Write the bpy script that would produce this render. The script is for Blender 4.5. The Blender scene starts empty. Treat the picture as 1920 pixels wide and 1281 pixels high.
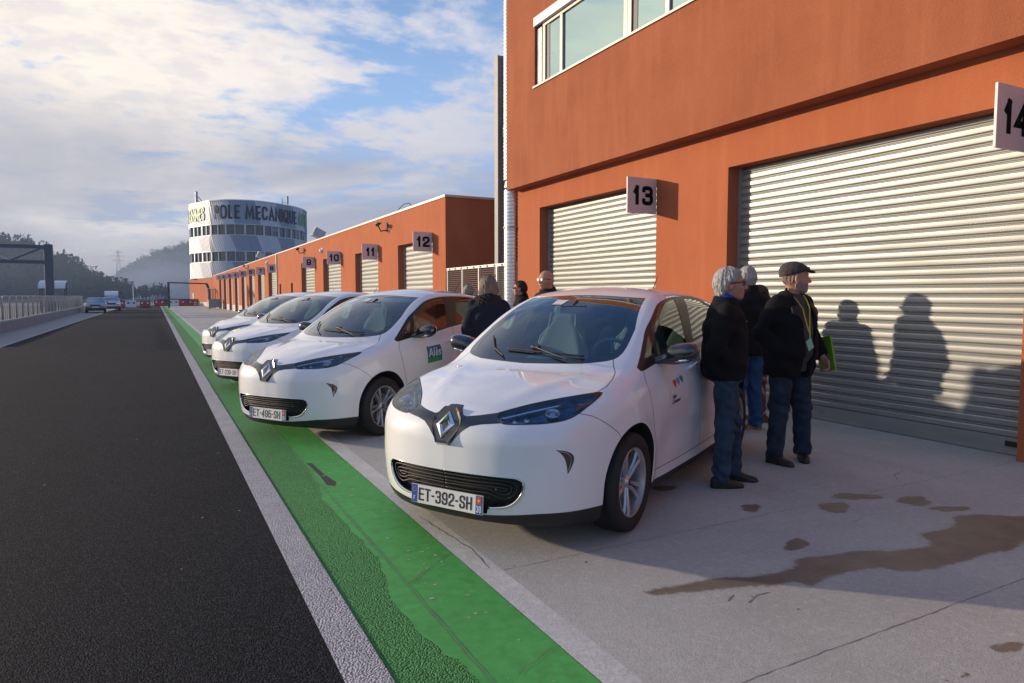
import bpy, bmesh, math, random
import numpy as np
from mathutils import Vector, Matrix
R_ = math.radians
rnd = random.Random(7)
C = bpy.context.scene.collection
scene = bpy.context.scene
# ------------------------------------------------------------------ camera
cam_d = bpy.data.cameras.new('camera'); cam = bpy.data.objects.new('camera', cam_d); C.objects.link(cam)
cam_d.sensor_width = 36.0; cam_d.lens = 36.0 * 1290.0 / 1920.0
cam_d.clip_start = .05; cam_d.clip_end = 5000
cam.location = (0, 0, 1.48); cam.rotation_euler = (R_(90 - 3.792), 0, R_(-27.36))
scene.camera = cam
# ------------------------------------------------------------------ world, sun, exposure
SUN_EL, SUN_DIR = 10.5, Vector((-.741, .672, 0)).normalized()
world = bpy.data.worlds.new('World'); scene.world = world; world.use_nodes = True
def build_world():
    nt = world.node_tree; nt.nodes.clear(); N = nt.nodes; L = nt.links
    def m(op, a, b=None, c=None, clamp=False):
        n = N.new('ShaderNodeMath'); n.operation = op; n.use_clamp = clamp
        for i, v in enumerate((a, b, c)):
            if v is None: continue
            if isinstance(v, (int, float)): n.inputs[i].default_value = v
            else: L.new(v, n.inputs[i])
        return n.outputs[0]
    def mix(f, a, b):
        n = N.new('ShaderNodeMix'); n.data_type = 'RGBA'
        for i, v in ((0, f), (6, a), (7, b)):
            if isinstance(v, (int, float)): n.inputs[i].default_value = v
            elif isinstance(v, tuple): n.inputs[i].default_value = (*v, 1)
            else: L.new(v, n.inputs[i])
        return n.outputs[2]
    def sstep(v, lo, hi):
        n = N.new('ShaderNodeMapRange'); n.interpolation_type = 'SMOOTHSTEP'
        L.new(v, n.inputs[0]); n.inputs[1].default_value = lo; n.inputs[2].default_value = hi
        return n.outputs[0]
    def noise(vec, scale, detail=8, rough=.55, dist=0.0):
        n = N.new('ShaderNodeTexNoise'); L.new(vec, n.inputs['Vector'])
        n.inputs['Scale'].default_value = scale; n.inputs['Detail'].default_value = detail
        n.inputs['Roughness'].default_value = rough; n.inputs['Distortion'].default_value = dist
        return n.outputs['Fac']
    tc = N.new('ShaderNodeTexCoord'); sp = N.new('ShaderNodeSeparateXYZ'); L.new(tc.outputs['Generated'], sp.inputs[0])
    x, y, z = sp.outputs
    el = m('MAXIMUM', z, 0.0)
    sky = N.new('ShaderNodeTexSky'); sky.sky_type = 'NISHITA'; sky.sun_disc = False
    sky.sun_elevation = R_(SUN_EL); sky.sun_rotation = math.atan2(SUN_DIR.x, SUN_DIR.y)
    sky.air_density = 1.0; sky.dust_density = 1.0; sky.ozone_density = 1.5
    sm = N.new('ShaderNodeVectorMath'); sm.operation = 'SCALE'; L.new(sky.outputs[0], sm.inputs[0]); sm.inputs['Scale'].default_value = .085
    hl = m('SQRT', m('ADD', m('MULTIPLY', x, x), m('MULTIPLY', y, y)))
    sd = m('DIVIDE', m('ADD', m('MULTIPLY', x, SUN_DIR.x), m('MULTIPLY', y, SUN_DIR.y)), hl)      # 1 towards the sun, -1 away
    inv = m('DIVIDE', 1.0, m('ADD', el, .10))
    cv = N.new('ShaderNodeCombineXYZ'); L.new(m('MULTIPLY', x, inv), cv.inputs[0]); L.new(m('MULTIPLY', y, inv), cv.inputs[1])
    cv2 = N.new('ShaderNodeCombineXYZ')
    rx = m('ADD', m('MULTIPLY', x, .85), m('MULTIPLY', y, .53)); ry = m('SUBTRACT', m('MULTIPLY', y, .85), m('MULTIPLY', x, .53))
    L.new(m('MULTIPLY', rx, inv), cv2.inputs[0]); L.new(m('MULTIPLY', m('MULTIPLY', ry, inv), .45), cv2.inputs[1]); cv2.inputs[2].default_value = 3.3
    # clear part of the sky: Nishita, lightened near the horizon by the damp air
    base = mix(.55, sm.outputs[0], (.16, .33, .74))
    base = mix(sstep(el, .60, .10), base, (.36, .57, .92))
    base = mix(sstep(el, .20, .0), base, (.50, .49, .52))
    low = mix(sstep(sd, .1, .95), (.44, .46, .54), (.82, .72, .62))
    base = mix(m('MULTIPLY', sstep(el, .10, .0), .8), base, low)
    # thin bright cloud, thicker towards the sun
    n1 = noise(cv.outputs[0], 1.15, 11, .60, .35)
    n2 = noise(cv2.outputs[0], .75, 6, .5, .2)
    n3 = noise(cv.outputs[0], 5.5, 6, .62, .1)
    cover = m('ADD', m('MULTIPLY', sstep(sd, .05, .85), .19), m('ADD', n1, m('MULTIPLY', m('SUBTRACT', n3, .5), .36)))
    c1 = m('MULTIPLY', sstep(cover, .50, .66), sstep(el, .02, .12))
    zen = sstep(el, .80, .35)
    c1 = m('MULTIPLY', c1, m('ADD', .35, m('MULTIPLY', zen, .65)))
    warm = mix(sstep(sd, .0, .80), (.52, .57, .76), (1.14, 1.01, .85))
    shade = mix(m('MULTIPLY', sstep(n2, .42, .62), .6), warm, (.56, .56, .62))
    shade = mix(m('MULTIPLY', sstep(n3, .42, .66), .45), shade, (.66, .66, .72))
    col = mix(m('MULTIPLY', c1, .93), base, shade)
    # grey stratus in the lower sky
    n4 = noise(cv2.outputs[0], .52, 7, .52, .5)
    band = m('MULTIPLY', sstep(el, .27, .17), sstep(el, .01, .09))
    g = m('MULTIPLY', band, sstep(m('ADD', n4, m('MULTIPLY', sstep(sd, .9, .0), .09)), .43, .58))
    gcol = mix(sstep(sd, .1, .9), (.33, .37, .49), (.46, .47, .54))
    col = mix(m('MULTIPLY', g, .88), col, gcol)
    # blinding part round the sun
    glow = m('POWER', m('MAXIMUM', m('ADD', m('MULTIPLY', m('MULTIPLY', sd, hl), .983), m('MULTIPLY', z, .182)), 0.0), 22.0)
    col = mix(m('MULTIPLY', glow, .9), col, (1.7, 1.45, 1.1))
    col = mix(sstep(el, .42, .80), col, mix(.6, col, (.08, .19, .46)))
    bg = N.new('ShaderNodeBackground'); L.new(col, bg.inputs[0]); bg.inputs[1].default_value = WORLD_S
    out = N.new('ShaderNodeOutputWorld'); L.new(bg.outputs[0], out.inputs[0])
WORLD_S = .92
HAZE = .00045
build_world()
sun_d = bpy.data.lights.new('sun', 'SUN'); sun_d.energy = 5.0; sun_d.angle = R_(1.0); sun_d.color = (1.0, .80, .58)
sun = bpy.data.objects.new('sun', sun_d); C.objects.link(sun)
sv = Vector((SUN_DIR.x * math.cos(R_(SUN_EL)), SUN_DIR.y * math.cos(R_(SUN_EL)), math.sin(R_(SUN_EL))))
sun.rotation_euler = sv.to_track_quat('Z', 'Y').to_euler(); sun.location = (-30, 30, 30)
scene.view_settings.view_transform = 'Standard'; scene.view_settings.look = 'None'
scene.view_settings.exposure = 0.20; scene.view_settings.gamma = 1.0; scene.view_settings.use_curve_mapping = False
scene.cycles.max_bounces = 8; scene.cycles.transparent_max_bounces = 12; scene.cycles.volume_bounces = 0
# ------------------------------------------------------------------ object helpers
def tag(o, label=None, cat=None, group=None, kind=None):
    if label: o['label'] = label
    if cat: o['category'] = cat
    if group: o['group'] = group
    if kind: o['kind'] = kind
    return o
def thing(name, label, cat, loc=(0, 0, 0), rz=0.0, group=None):
    o = bpy.data.objects.new(name, None); C.objects.link(o); o.location = loc; o.rotation_euler = (0, 0, rz)
    o.empty_display_size = .2
    return tag(o, label, cat, group)
def mesh_obj(name, V, F, mats, parent=None, smooth=True, fmat=None, normals=None):
    me = bpy.data.meshes.new(name)
    V = V.tolist() if hasattr(V, 'tolist') else V
    F = F.tolist() if hasattr(F, 'tolist') else F
    me.from_pydata(V, [], F)
    for m_ in (mats if isinstance(mats, (list, tuple)) else [mats]): me.materials.append(m_)
    if fmat is not None: me.polygons.foreach_set('material_index', np.asarray(fmat, dtype=np.int32))
    me.polygons.foreach_set('use_smooth', [smooth] * len(F))
    if normals is not None: me.normals_split_custom_set_from_vertices(normals)
    me.update()
    o = bpy.data.objects.new(name, me); C.objects.link(o)
    if parent: o.parent = parent
    return o
class MB:
    """collects shapes, then links them as one mesh object"""
    def __init__(s): s.V = []; s.F = []; s.M = []
    def add(s, V, F, m=0):
        k = len(s.V); s.V += [tuple(v) for v in V]; s.F += [tuple(i + k for i in f) for f in F]; s.M += [m] * len(F); return s
    def box(s, a, b, m=0, T=None):
        x0, y0, z0 = [min(a[i], b[i]) for i in range(3)]; x1, y1, z1 = [max(a[i], b[i]) for i in range(3)]
        V = [(x0,y0,z0),(x1,y0,z0),(x1,y1,z0),(x0,y1,z0),(x0,y0,z1),(x1,y0,z1),(x1,y1,z1),(x0,y1,z1)]
        if T: V = [T @ Vector(v) for v in V]
        return s.add(V, [(0,3,2,1),(4,5,6,7),(0,1,5,4),(1,2,6,5),(2,3,7,6),(3,0,4,7)], m)
    def tube(s, pts, r, n=8, m=0, cap=True, closed=False):
        pts = [Vector(p) for p in pts]; rs = r if isinstance(r, (list, tuple)) else [r] * len(pts)
        V = []; K = len(pts); up = None
        for i, p in enumerate(pts):
            if closed: t = pts[(i + 1) % K] - pts[i - 1]
            else: t = pts[min(i + 1, K - 1)] - pts[max(i - 1, 0)]
            t.normalize()
            if up is None: up = t.cross(Vector((.13, .31, .94)) if abs(t.z) < .9 else Vector((1, .1, 0))).normalized()
            up = (up - t * up.dot(t)).normalized(); q = t.cross(up)
            for j in range(n):
                a = 2 * math.pi * j / n; V.append(p + (up * math.cos(a) + q * math.sin(a)) * rs[i])
        F = []
        for i in range(K if closed else K - 1):
            for j in range(n):
                a = i * n + j; b = i * n + (j + 1) % n; i2 = (i + 1) % K
                F.append((a, b, i2 * n + (j + 1) % n, i2 * n + j))
        if cap and not closed: F += [tuple(range(n))[::-1], tuple((K - 1) * n + j for j in range(n))]
        return s.add(V, F, m)
    def bar(s, a, b, w, h, m=0):
        """rectangular bar from a to b"""
        a = Vector(a); b = Vector(b); t = (b - a).normalized()
        u = t.cross(Vector((0, 0, 1)) if abs(t.z) < .95 else Vector((0, 1, 0))).normalized(); v = u.cross(t)
        V = [p + u * sx * w / 2 + v * sz * h / 2 for p in (a, b) for sx, sz in ((-1,-1),(1,-1),(1,1),(-1,1))]
        return s.add(V, [(0,3,2,1),(4,5,6,7),(0,1,5,4),(1,2,6,5),(2,3,7,6),(3,0,4,7)], m)
    def lathe(s, prof, n=32, axis='z', c=(0,0,0), m=0, closed=False):
        V = []; K = len(prof)
        for i in range(n):
            a = 2 * math.pi * i / n; ca, sa = math.cos(a), math.sin(a)
            for r, h in prof:
                p = (r*ca, r*sa, h) if axis == 'z' else (h, r*ca, r*sa)
                V.append((p[0]+c[0], p[1]+c[1], p[2]+c[2]))
        F = []
        for i in range(n):
            j = (i + 1) % n
            for k in range(K if closed else K - 1):
                k2 = (k + 1) % K
                F.append((i*K+k, j*K+k, j*K+k2, i*K+k2))
        return s.add(V, F, m)
    def prism(s, poly, d, T=None, m=0):
        """polygon in xy extruded along z by d (a pair z0, z1)"""
        z0, z1 = d; n = len(poly)
        V = [(p[0], p[1], z0) for p in poly] + [(p[0], p[1], z1) for p in poly]
        if T: V = [T @ Vector(v) for v in V]
        F = [tuple(range(n))[::-1], tuple(range(n, 2*n))] + [(i, (i+1)%n, n+(i+1)%n, n+i) for i in range(n)]
        return s.add(V, F, m)
    def build(s, name, mats, parent=None, smooth=False, auto=None):
        o = mesh_obj(name, s.V, s.F, mats, parent, smooth, s.M)
        if auto:
            o.data.polygons.foreach_set('use_smooth', [True] * len(s.F))
            bm = bmesh.new(); bm.from_mesh(o.data)
            for e in bm.edges:
                if len(e.link_faces) == 2 and e.calc_face_angle(0) > R_(auto): e.smooth = False
            bm.to_mesh(o.data); bm.free()
        return o
def bevel(o, w=.01, seg=2, ang=40):
    b = o.modifiers.new('bevel', 'BEVEL'); b.width = w; b.segments = seg; b.limit_method = 'ANGLE'; b.angle_limit = R_(ang); return o
def copy_tree(o, parent=None):
    c = o.copy(); C.objects.link(c); c.parent = parent
    if parent is not None: c.matrix_parent_inverse = o.matrix_parent_inverse.copy()
    for ch in [k for k in kids.get(o.name, [])]: copy_tree(ch, c)
    return c
kids = {}
def index_kids():
    kids.clear()
    for ob in bpy.data.objects:
        if ob.parent: kids.setdefault(ob.parent.name, []).append(ob)
# ------------------------------------------------------------------ materials
def mat(name, col, rough=.6, metal=0.0, coat=0.0, var=0.0, vscale=3.0, bump=0.0, bscale=60.0, col2=None, spec=.5, stretch=(1,1,1), rvar=0.0, alpha=None):
    M = bpy.data.materials.new(name); M.use_nodes = True; nt = M.node_tree; N = nt.nodes; L = nt.links
    b = N['Principled BSDF']; b.inputs['Base Color'].default_value = (*col, 1)
    b.inputs['Roughness'].default_value = rough; b.inputs['Metallic'].default_value = metal
    b.inputs['Coat Weight'].default_value = coat; b.inputs['Coat Roughness'].default_value = .04
    b.inputs['Specular IOR Level'].default_value = spec
    if var or bump or col2 or rvar:
        tc = N.new('ShaderNodeTexCoord'); mp = N.new('ShaderNodeMapping'); L.new(tc.outputs['Object'], mp.inputs[0]); mp.inputs['Scale'].default_value = stretch
    if var or col2 or rvar:
        n = N.new('ShaderNodeTexNoise'); L.new(mp.outputs[0], n.inputs['Vector']); n.inputs['Scale'].default_value = vscale; n.inputs['Detail'].default_value = 8; n.inputs['Roughness'].default_value = .62
        mr = N.new('ShaderNodeMapRange'); L.new(n.outputs['Fac'], mr.inputs[0]); mr.inputs[1].default_value = .3; mr.inputs[2].default_value = .7
        c2 = col2 or tuple(min(1, c * (1 - var)) for c in col); c1 = col if col2 else tuple(min(1, c * (1 + var)) for c in col)
        if var or col2:
            mx = N.new('ShaderNodeMix'); mx.data_type = 'RGBA'; L.new(mr.outputs[0], mx.inputs[0])
            mx.inputs[6].default_value = (*c1, 1); mx.inputs[7].default_value = (*c2, 1); L.new(mx.outputs[2], b.inputs['Base Color'])
        if rvar:
            r = N.new('ShaderNodeMapRange'); L.new(n.outputs['Fac'], r.inputs[0]); r.inputs[1].default_value = .3; r.inputs[2].default_value = .7
            r.inputs[3].default_value = rough - rvar; r.inputs[4].default_value = rough + rvar; L.new(r.outputs[0], b.inputs['Roughness'])
    if bump:
        n2 = N.new('ShaderNodeTexNoise'); L.new(mp.outputs[0], n2.inputs['Vector']); n2.inputs['Scale'].default_value = bscale; n2.inputs['Detail'].default_value = 4
        bp = N.new('ShaderNodeBump'); bp.inputs['Strength'].default_value = min(1, bump); bp.inputs['Distance'].default_value = .02 * max(1, bump); L.new(n2.outputs['Fac'], bp.inputs['Height']); L.new(bp.outputs[0], b.inputs['Normal'])
    return M
def glass(name, tint=(.55, .62, .62), refl=1.0):
    M = bpy.data.materials.new(name); M.use_nodes = True; nt = M.node_tree; N = nt.nodes; L = nt.links; N.clear()
    t = N.new('ShaderNodeBsdfTransparent'); t.inputs[0].default_value = (*tint, 1)
    g = N.new('ShaderNodeBsdfGlossy'); g.inputs['Roughness'].default_value = .02; g.inputs[0].default_value = (.95, 1, 1, 1)
    f = N.new('ShaderNodeFresnel'); f.inputs[0].default_value = 1.55
    mm = N.new('ShaderNodeMath'); mm.operation = 'MULTIPLY'; mm.use_clamp = True; L.new(f.outputs[0], mm.inputs[0]); mm.inputs[1].default_value = refl
    mx = N.new('ShaderNodeMixShader'); L.new(mm.outputs[0], mx.inputs[0]); L.new(t.outputs[0], mx.inputs[1]); L.new(g.outputs[0], mx.inputs[2])
    o = N.new('ShaderNodeOutputMaterial'); L.new(mx.outputs[0], o.inputs[0]); return M
# ------------------------------------------------------------------ numeric shape helpers
def smax(a, b, k):
    h = np.maximum(k - np.abs(a - b), 0.0) / k
    return np.maximum(a, b) + h * h * k * 0.25
def smin(a, b, k):
    return -smax(-a, -b, k)
def curve(pts):
    """smooth monotone cubic through points, as a fast lookup"""
    x = np.array([p[0] for p in pts], float); y = np.array([p[1] for p in pts], float)
    d = np.diff(y) / np.diff(x); m = np.zeros(len(x))
    m[0] = d[0]; m[-1] = d[-1]
    for i in range(1, len(x) - 1):
        m[i] = 0 if d[i - 1] * d[i] <= 0 else 2 * d[i - 1] * d[i] / (d[i - 1] + d[i])
    X = np.linspace(x[0], x[-1], 1500)
    i = np.clip(np.searchsorted(x, X) - 1, 0, len(x) - 2)
    h = x[i + 1] - x[i]; t = (X - x[i]) / h
    Y = (2*t**3 - 3*t**2 + 1)*y[i] + (t**3 - 2*t**2 + t)*h*m[i] + (-2*t**3 + 3*t**2)*y[i+1] + (t**3 - t**2)*h*m[i+1]
    return lambda q: np.interp(q, X, Y)
def capsule(P, a, b, ra, rb):
    a = np.array(a, float); b = np.array(b, float); ab = b - a
    t = np.clip(((P - a) @ ab) / max(ab @ ab, 1e-9), 0, 1)
    return np.linalg.norm(P - a - t[:, None] * ab, axis=1) - (ra + (rb - ra) * t)
def ellipsoid(P, c, r, M=None):
    q = P - np.array(c, float)
    if M is not None: q = q @ M
    r = np.array(r, float)
    k0 = np.linalg.norm(q / r, axis=1); k1 = np.linalg.norm(q / (r * r), axis=1)
    return k0 * (k0 - 1.0) / np.maximum(k1, 1e-9)
def nets(f, lo, hi, h, newton=2, lip=1.0):
    """surface nets over a block sparse grid, vertices projected on f = 0"""
    lo = np.array(lo, float); hi = np.array(hi, float)
    B = 4; n = (np.ceil((hi - lo) / (h * B)).astype(int)) ; N = n * B + 1
    cx = [lo[i] + (np.arange(n[i]) + .5) * h * B for i in range(3)]
    G = np.stack(np.meshgrid(*cx, indexing='ij'), -1).reshape(-1, 3)
    fc = f(G).reshape(n)
    act = np.abs(fc) < h * B * 0.87 * lip + h * 2
    V = np.full(N, 1.0)
    V[:-1, :-1, :-1] = np.repeat(np.repeat(np.repeat(np.where(fc < 0, -1.0, 1.0), B, 0), B, 1), B, 2)
    m = np.zeros(N, bool)
    a = np.repeat(np.repeat(np.repeat(act, B, 0), B, 1), B, 2)
    m[:-1, :-1, :-1] = a
    for ax in range(3):
        mm = np.roll(m, 1, ax); s = [slice(None)] * 3; s[ax] = 0; mm[tuple(s)] = False; m = m | mm
    idx = np.argwhere(m)
    pts = lo + idx * h
    vals = np.empty(len(pts))
    for s in range(0, len(pts), 400000): vals[s:s+400000] = f(pts[s:s+400000])
    V[m] = vals
    S = V < 0
    c = S[:-1, :-1, :-1].astype(np.int8)
    for dx in (0, 1):
        for dy in (0, 1):
            for dz in (0, 1):
                if dx + dy + dz: c = c + S[dx:N[0]-1+dx, dy:N[1]-1+dy, dz:N[2]-1+dz]
    cell = (c > 0) & (c < 8)
    ids = np.full(cell.shape, -1, int); ci = np.argwhere(cell); ids[cell] = np.arange(len(ci))
    acc = np.zeros((len(ci), 3)); cnt = np.zeros(len(ci))
    for ax in range(3):
        for u in (0, 1):
            for v in (0, 1):
                o = [0, 0, 0]; o[(ax+1) % 3] = u; o[(ax+2) % 3] = v
                p0 = ci + np.array(o); p1 = p0.copy(); p1[:, ax] += 1
                a0 = V[tuple(p0.T)]; a1 = V[tuple(p1.T)]
                cr = (a0 < 0) != (a1 < 0)
                t = np.where(cr, a0 / np.where(cr, a0 - a1, 1), 0)
                q = p0.astype(float); q[:, ax] += t
                acc[cr] += q[cr]; cnt[cr] += 1
    P = lo + acc / cnt[:, None] * h
    for _ in range(newton):
        e = h * .12
        f0 = f(P); g = np.stack([(f(P + e * np.eye(3)[i]) - f(P - e * np.eye(3)[i])) / (2 * e) for i in range(3)], 1)
        st = (f0 / np.maximum((g * g).sum(1), .05))[:, None] * g
        l = np.linalg.norm(st, axis=1); st *= (np.minimum(l, h * .6) / np.maximum(l, 1e-9))[:, None]
        P = P - st
    quads = []
    for ax in range(3):
        b, c2 = (ax+1) % 3, (ax+2) % 3
        sl0 = [slice(None)] * 3; sl1 = [slice(None)] * 3
        sl0[ax] = slice(0, -1); sl1[ax] = slice(1, None)
        for k in (b, c2): sl0[k] = slice(1, -1); sl1[k] = slice(1, -1)
        A = S[tuple(sl0)]; Bv = S[tuple(sl1)]
        e = np.argwhere(A != Bv); fl = A[tuple(e.T)]
        e[:, b] += 1; e[:, c2] += 1
        def cid(db, dc):
            q = e.copy(); q[:, b] += db; q[:, c2] += dc; return ids[tuple(q.T)]
        q = np.stack([cid(-1, -1), cid(0, -1), cid(0, 0), cid(-1, 0)], 1)
        q[~fl] = q[~fl][:, ::-1]
        quads.append(q)
    return P, np.concatenate(quads)
# ------------------------------------------------------------------ shared materials
def render_wall_mat(name, c1, c2, bstr=.5):
    """painted roughcast render: blotches, faint vertical washing marks, fine grain"""
    M = mat(name, c1, .88, spec=.2); nt = M.node_tree; N = nt.nodes; L = nt.links; b = N['Principled BSDF']
    tc = N.new('ShaderNodeTexCoord')
    def nz(sc, st, det=6, ro=.6):
        mp = N.new('ShaderNodeMapping'); L.new(tc.outputs['Object'], mp.inputs[0]); mp.inputs['Scale'].default_value = st
        n = N.new('ShaderNodeTexNoise'); L.new(mp.outputs[0], n.inputs['Vector']); n.inputs['Scale'].default_value = sc; n.inputs['Detail'].default_value = det; n.inputs['Roughness'].default_value = ro; return n.outputs['Fac']
    def mx(f, a, b_):
        n = N.new('ShaderNodeMix'); n.data_type = 'RGBA'; L.new(f, n.inputs[0])
        for i, v in ((6, a), (7, b_)):
            if isinstance(v, tuple): n.inputs[i].default_value = (*v, 1)
            else: L.new(v, n.inputs[i])
        return n.outputs[2]
    def mr(f, lo, hi, a=0, b_=1):
        n = N.new('ShaderNodeMapRange'); L.new(f, n.inputs[0]); n.inputs[1].default_value = lo; n.inputs[2].default_value = hi; n.inputs[3].default_value = a; n.inputs[4].default_value = b_; return n.outputs[0]
    col = mx(mr(nz(.9, (1, 1, 1)), .35, .65), c1, c2)
    pale = tuple(min(1, c * 1.16 + .012) for c in c1)
    col = mx(mr(nz(1.6, (1, 3, .35), 5), .50, .72, 0, .5), col, pale)
    col = mx(mr(nz(55, (1, 1, 1), 3), .3, .8, 0, .35), col, tuple(c * .72 for c in c2))
    L.new(col, b.inputs['Base Color'])
    bp = N.new('ShaderNodeBump'); bp.inputs['Strength'].default_value = bstr; bp.inputs['Distance'].default_value = .012
    L.new(nz(70, (1, 1, 1), 5, .7), bp.inputs['Height']); L.new(bp.outputs[0], b.inputs['Normal'])
    return M
M_orange = render_wall_mat('terracotta_render', (.44, .138, .062), (.395, .118, .053))
M_orange_up = render_wall_mat('terracotta_render_upper', (.39, .130, .062), (.33, .104, .050), .9)
M_plinth = mat('pale_plinth', (.55, .50, .46), .9, var=.2, vscale=4)
M_coping = mat('metal_coping', (.52, .50, .47), .4, metal=.5)
M_galv = mat('galvanised_shutter', (.325, .335, .325), .42, metal=.4, var=.16, vscale=1.3, stretch=(1, .6, 5), rvar=.07)
M_steel = mat('galvanised_steel', (.42, .43, .44), .45, metal=.6, var=.15, vscale=6)
M_duct = mat('duct_metal', (.78, .77, .74), .28, metal=.9, var=.08, vscale=5)
M_grey = mat('grey_painted_steel', (.27, .28, .29), .55, var=.12, vscale=4)
M_darkgrey = mat('dark_metal', (.05, .055, .065), .5, metal=.2)
M_sign = mat('sign_plate', (.62, .59, .61), .5, metal=.05, var=.05, vscale=5)
M_black = mat('black_paint', (.012, .012, .014), .5)
M_frame = mat('cream_aluminium', (.40, .34, .30), .4, metal=.3)
M_darkrub = mat('black_rubber', (.02, .02, .022), .7)
M_wglass = mat('window_glass', (.015, .03, .035), .02, spec=1.0, coat=1.0)
M_wglass.node_tree.nodes['Principled BSDF'].inputs['IOR'].default_value = 2.6
M_white = mat('white_painted', (.74, .75, .77), .4)
def ground_mat(name, c1, c2, agg=None, rough=.85, fine=90., bump=.6, bdist=.01, blotch=.5, streak=None, spec=.35, wet=False):
    M = mat(name, c1, rough, spec=spec); nt = M.node_tree; N = nt.nodes; L = nt.links; b = N['Principled BSDF']
    tc = N.new('ShaderNodeTexCoord')
    def nz(sc, st=(1,1,1), det=6, ro=.6, dist=0):
        mp = N.new('ShaderNodeMapping'); L.new(tc.outputs['Object'], mp.inputs[0]); mp.inputs['Scale'].default_value = st
        n = N.new('ShaderNodeTexNoise'); L.new(mp.outputs[0], n.inputs['Vector']); n.inputs['Scale'].default_value = sc; n.inputs['Detail'].default_value = det; n.inputs['Roughness'].default_value = ro; n.inputs['Distortion'].default_value = dist; return n.outputs['Fac']
    def mr(f, lo, hi, a=0, b_=1):
        n = N.new('ShaderNodeMapRange'); L.new(f, n.inputs[0]); n.inputs[1].default_value = lo; n.inputs[2].default_value = hi; n.inputs[3].default_value = a; n.inputs[4].default_value = b_; return n.outputs[0]
    def mx(f, a, b_):
        n = N.new('ShaderNodeMix'); n.data_type = 'RGBA'; L.new(f, n.inputs[0])
        for i, v in ((6, a), (7, b_)):
            if isinstance(v, tuple): n.inputs[i].default_value = (*v, 1)
            else: L.new(v, n.inputs[i])
        return n.outputs[2]
    col = mx(mr(nz(blotch, det=9, ro=.65), .36, .64), c1, c2)
    if streak:
        col = mx(mr(nz(2.2, (1, .15, 1), 6, .6, .6), .55, .8, 0, .5), col, streak)
        col = mx(mr(nz(9, (1, 1, 1), 7, .7), .66, .8, 0, .5), col, tuple(c * .55 for c in c2))
    if agg:
        v = N.new('ShaderNodeTexVoronoi'); L.new(tc.outputs['Object'], v.inputs['Vector']); v.inputs['Scale'].default_value = fine
        sp = N.new('ShaderNodeSeparateColor'); L.new(v.outputs['Color'], sp.inputs[0])
        col = mx(mr(sp.outputs[0], .45, 1.0, 0, .8), col, agg)
        col = mx(mr(v.outputs['Distance'], .35, .8, 0, .7), col, tuple(c * .42 for c in c2))
        h = v.outputs['Distance']; inv = True
    else:
        col = mx(mr(nz(fine, det=3), .42, .68, 0, .5), col, tuple(c * .66 for c in c2)); col = mx(mr(nz(fine * .22, det=4), .5, .8, 0, .5), col, tuple(min(1, c * 1.22) for c in c1)); h = nz(fine, det=5, ro=.7); inv = False
    if wet:
        at = N.new('ShaderNodeAttribute'); at.attribute_name = 'wet'
        ad = N.new('ShaderNodeMath'); ad.operation = 'MULTIPLY_ADD'; L.new(nz(26, det=5), ad.inputs[0]); ad.inputs[1].default_value = .36; L.new(at.outputs['Fac'], ad.inputs[2])
        w1 = mr(ad.outputs[0], .60, .74); w2 = mr(ad.outputs[0], .44, .66, 0, .30)
        dk = mx(mr(nz(3.4, det=8, ro=.7), .35, .65), (.215, .178, .135), (.130, .108, .082))
        col = mx(w2, col, (.30, .27, .235)); col = mx(w1, col, dk)
        rr = N.new('ShaderNodeMapRange'); L.new(w1, rr.inputs[0]); rr.inputs[3].default_value = rough; rr.inputs[4].default_value = .5; L.new(rr.outputs[0], b.inputs['Roughness'])
    L.new(col, b.inputs['Base Color'])
    bp = N.new('ShaderNodeBump'); bp.inputs['Strength'].default_value = bump; bp.inputs['Distance'].default_value = bdist; bp.invert = inv
    L.new(h, bp.inputs['Height']); L.new(bp.outputs[0], b.inputs['Normal'])
    return M
M_asphalt = ground_mat('asphalt', (.010, .0125, .019), (.006, .0075, .012), agg=(.064, .076, .102), fine=135, bump=1.0, bdist=.012, rough=.85, spec=.12, blotch=.9, streak=(.017, .020, .028))
M_whiteline = ground_mat('white_road_paint', (.52, .52, .56), (.40, .40, .45), agg=(.60, .60, .64), fine=95, bump=1.0, bdist=.012, rough=.75, blotch=3)
M_green_r = ground_mat('green_paint_on_asphalt', (.060, .31, .075), (.050, .255, .062), agg=(.11, .46, .13), fine=110, bump=1.0, bdist=.014, rough=.7, blotch=1.5)
M_green_s = ground_mat('green_paint_on_concrete', (.090, .41, .092), (.078, .355, .080), fine=14, bump=.25, bdist=.004, rough=.6, blotch=1.6, streak=(.05, .22, .055))
M_conc = ground_mat('concrete', (.480, .482, .445), (.385, .386, .358), fine=110, bump=.6, bdist=.004, rough=.85, blotch=.7, streak=(.34, .325, .30), wet=True)
M_kerb = ground_mat('kerb_concrete', (.62, .62, .60), (.50, .50, .48), fine=70, bump=.4, bdist=.004, rough=.85, blotch=3, streak=(.32, .30, .27))
M_ground = ground_mat('gravel_ground', (.20, .19, .16), (.14, .15, .11), fine=20, bump=.5, rough=.95, blotch=.08)
M_stain = ground_mat('wet_concrete', (.155, .122, .085), (.125, .10, .070), fine=120, bump=.2, bdist=.003, rough=.5, blotch=3)
M_stain2 = ground_mat('damp_concrete', (.27, .24, .20), (.23, .20, .17), fine=120, bump=.2, bdist=.003, rough=.7, blotch=3)
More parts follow.
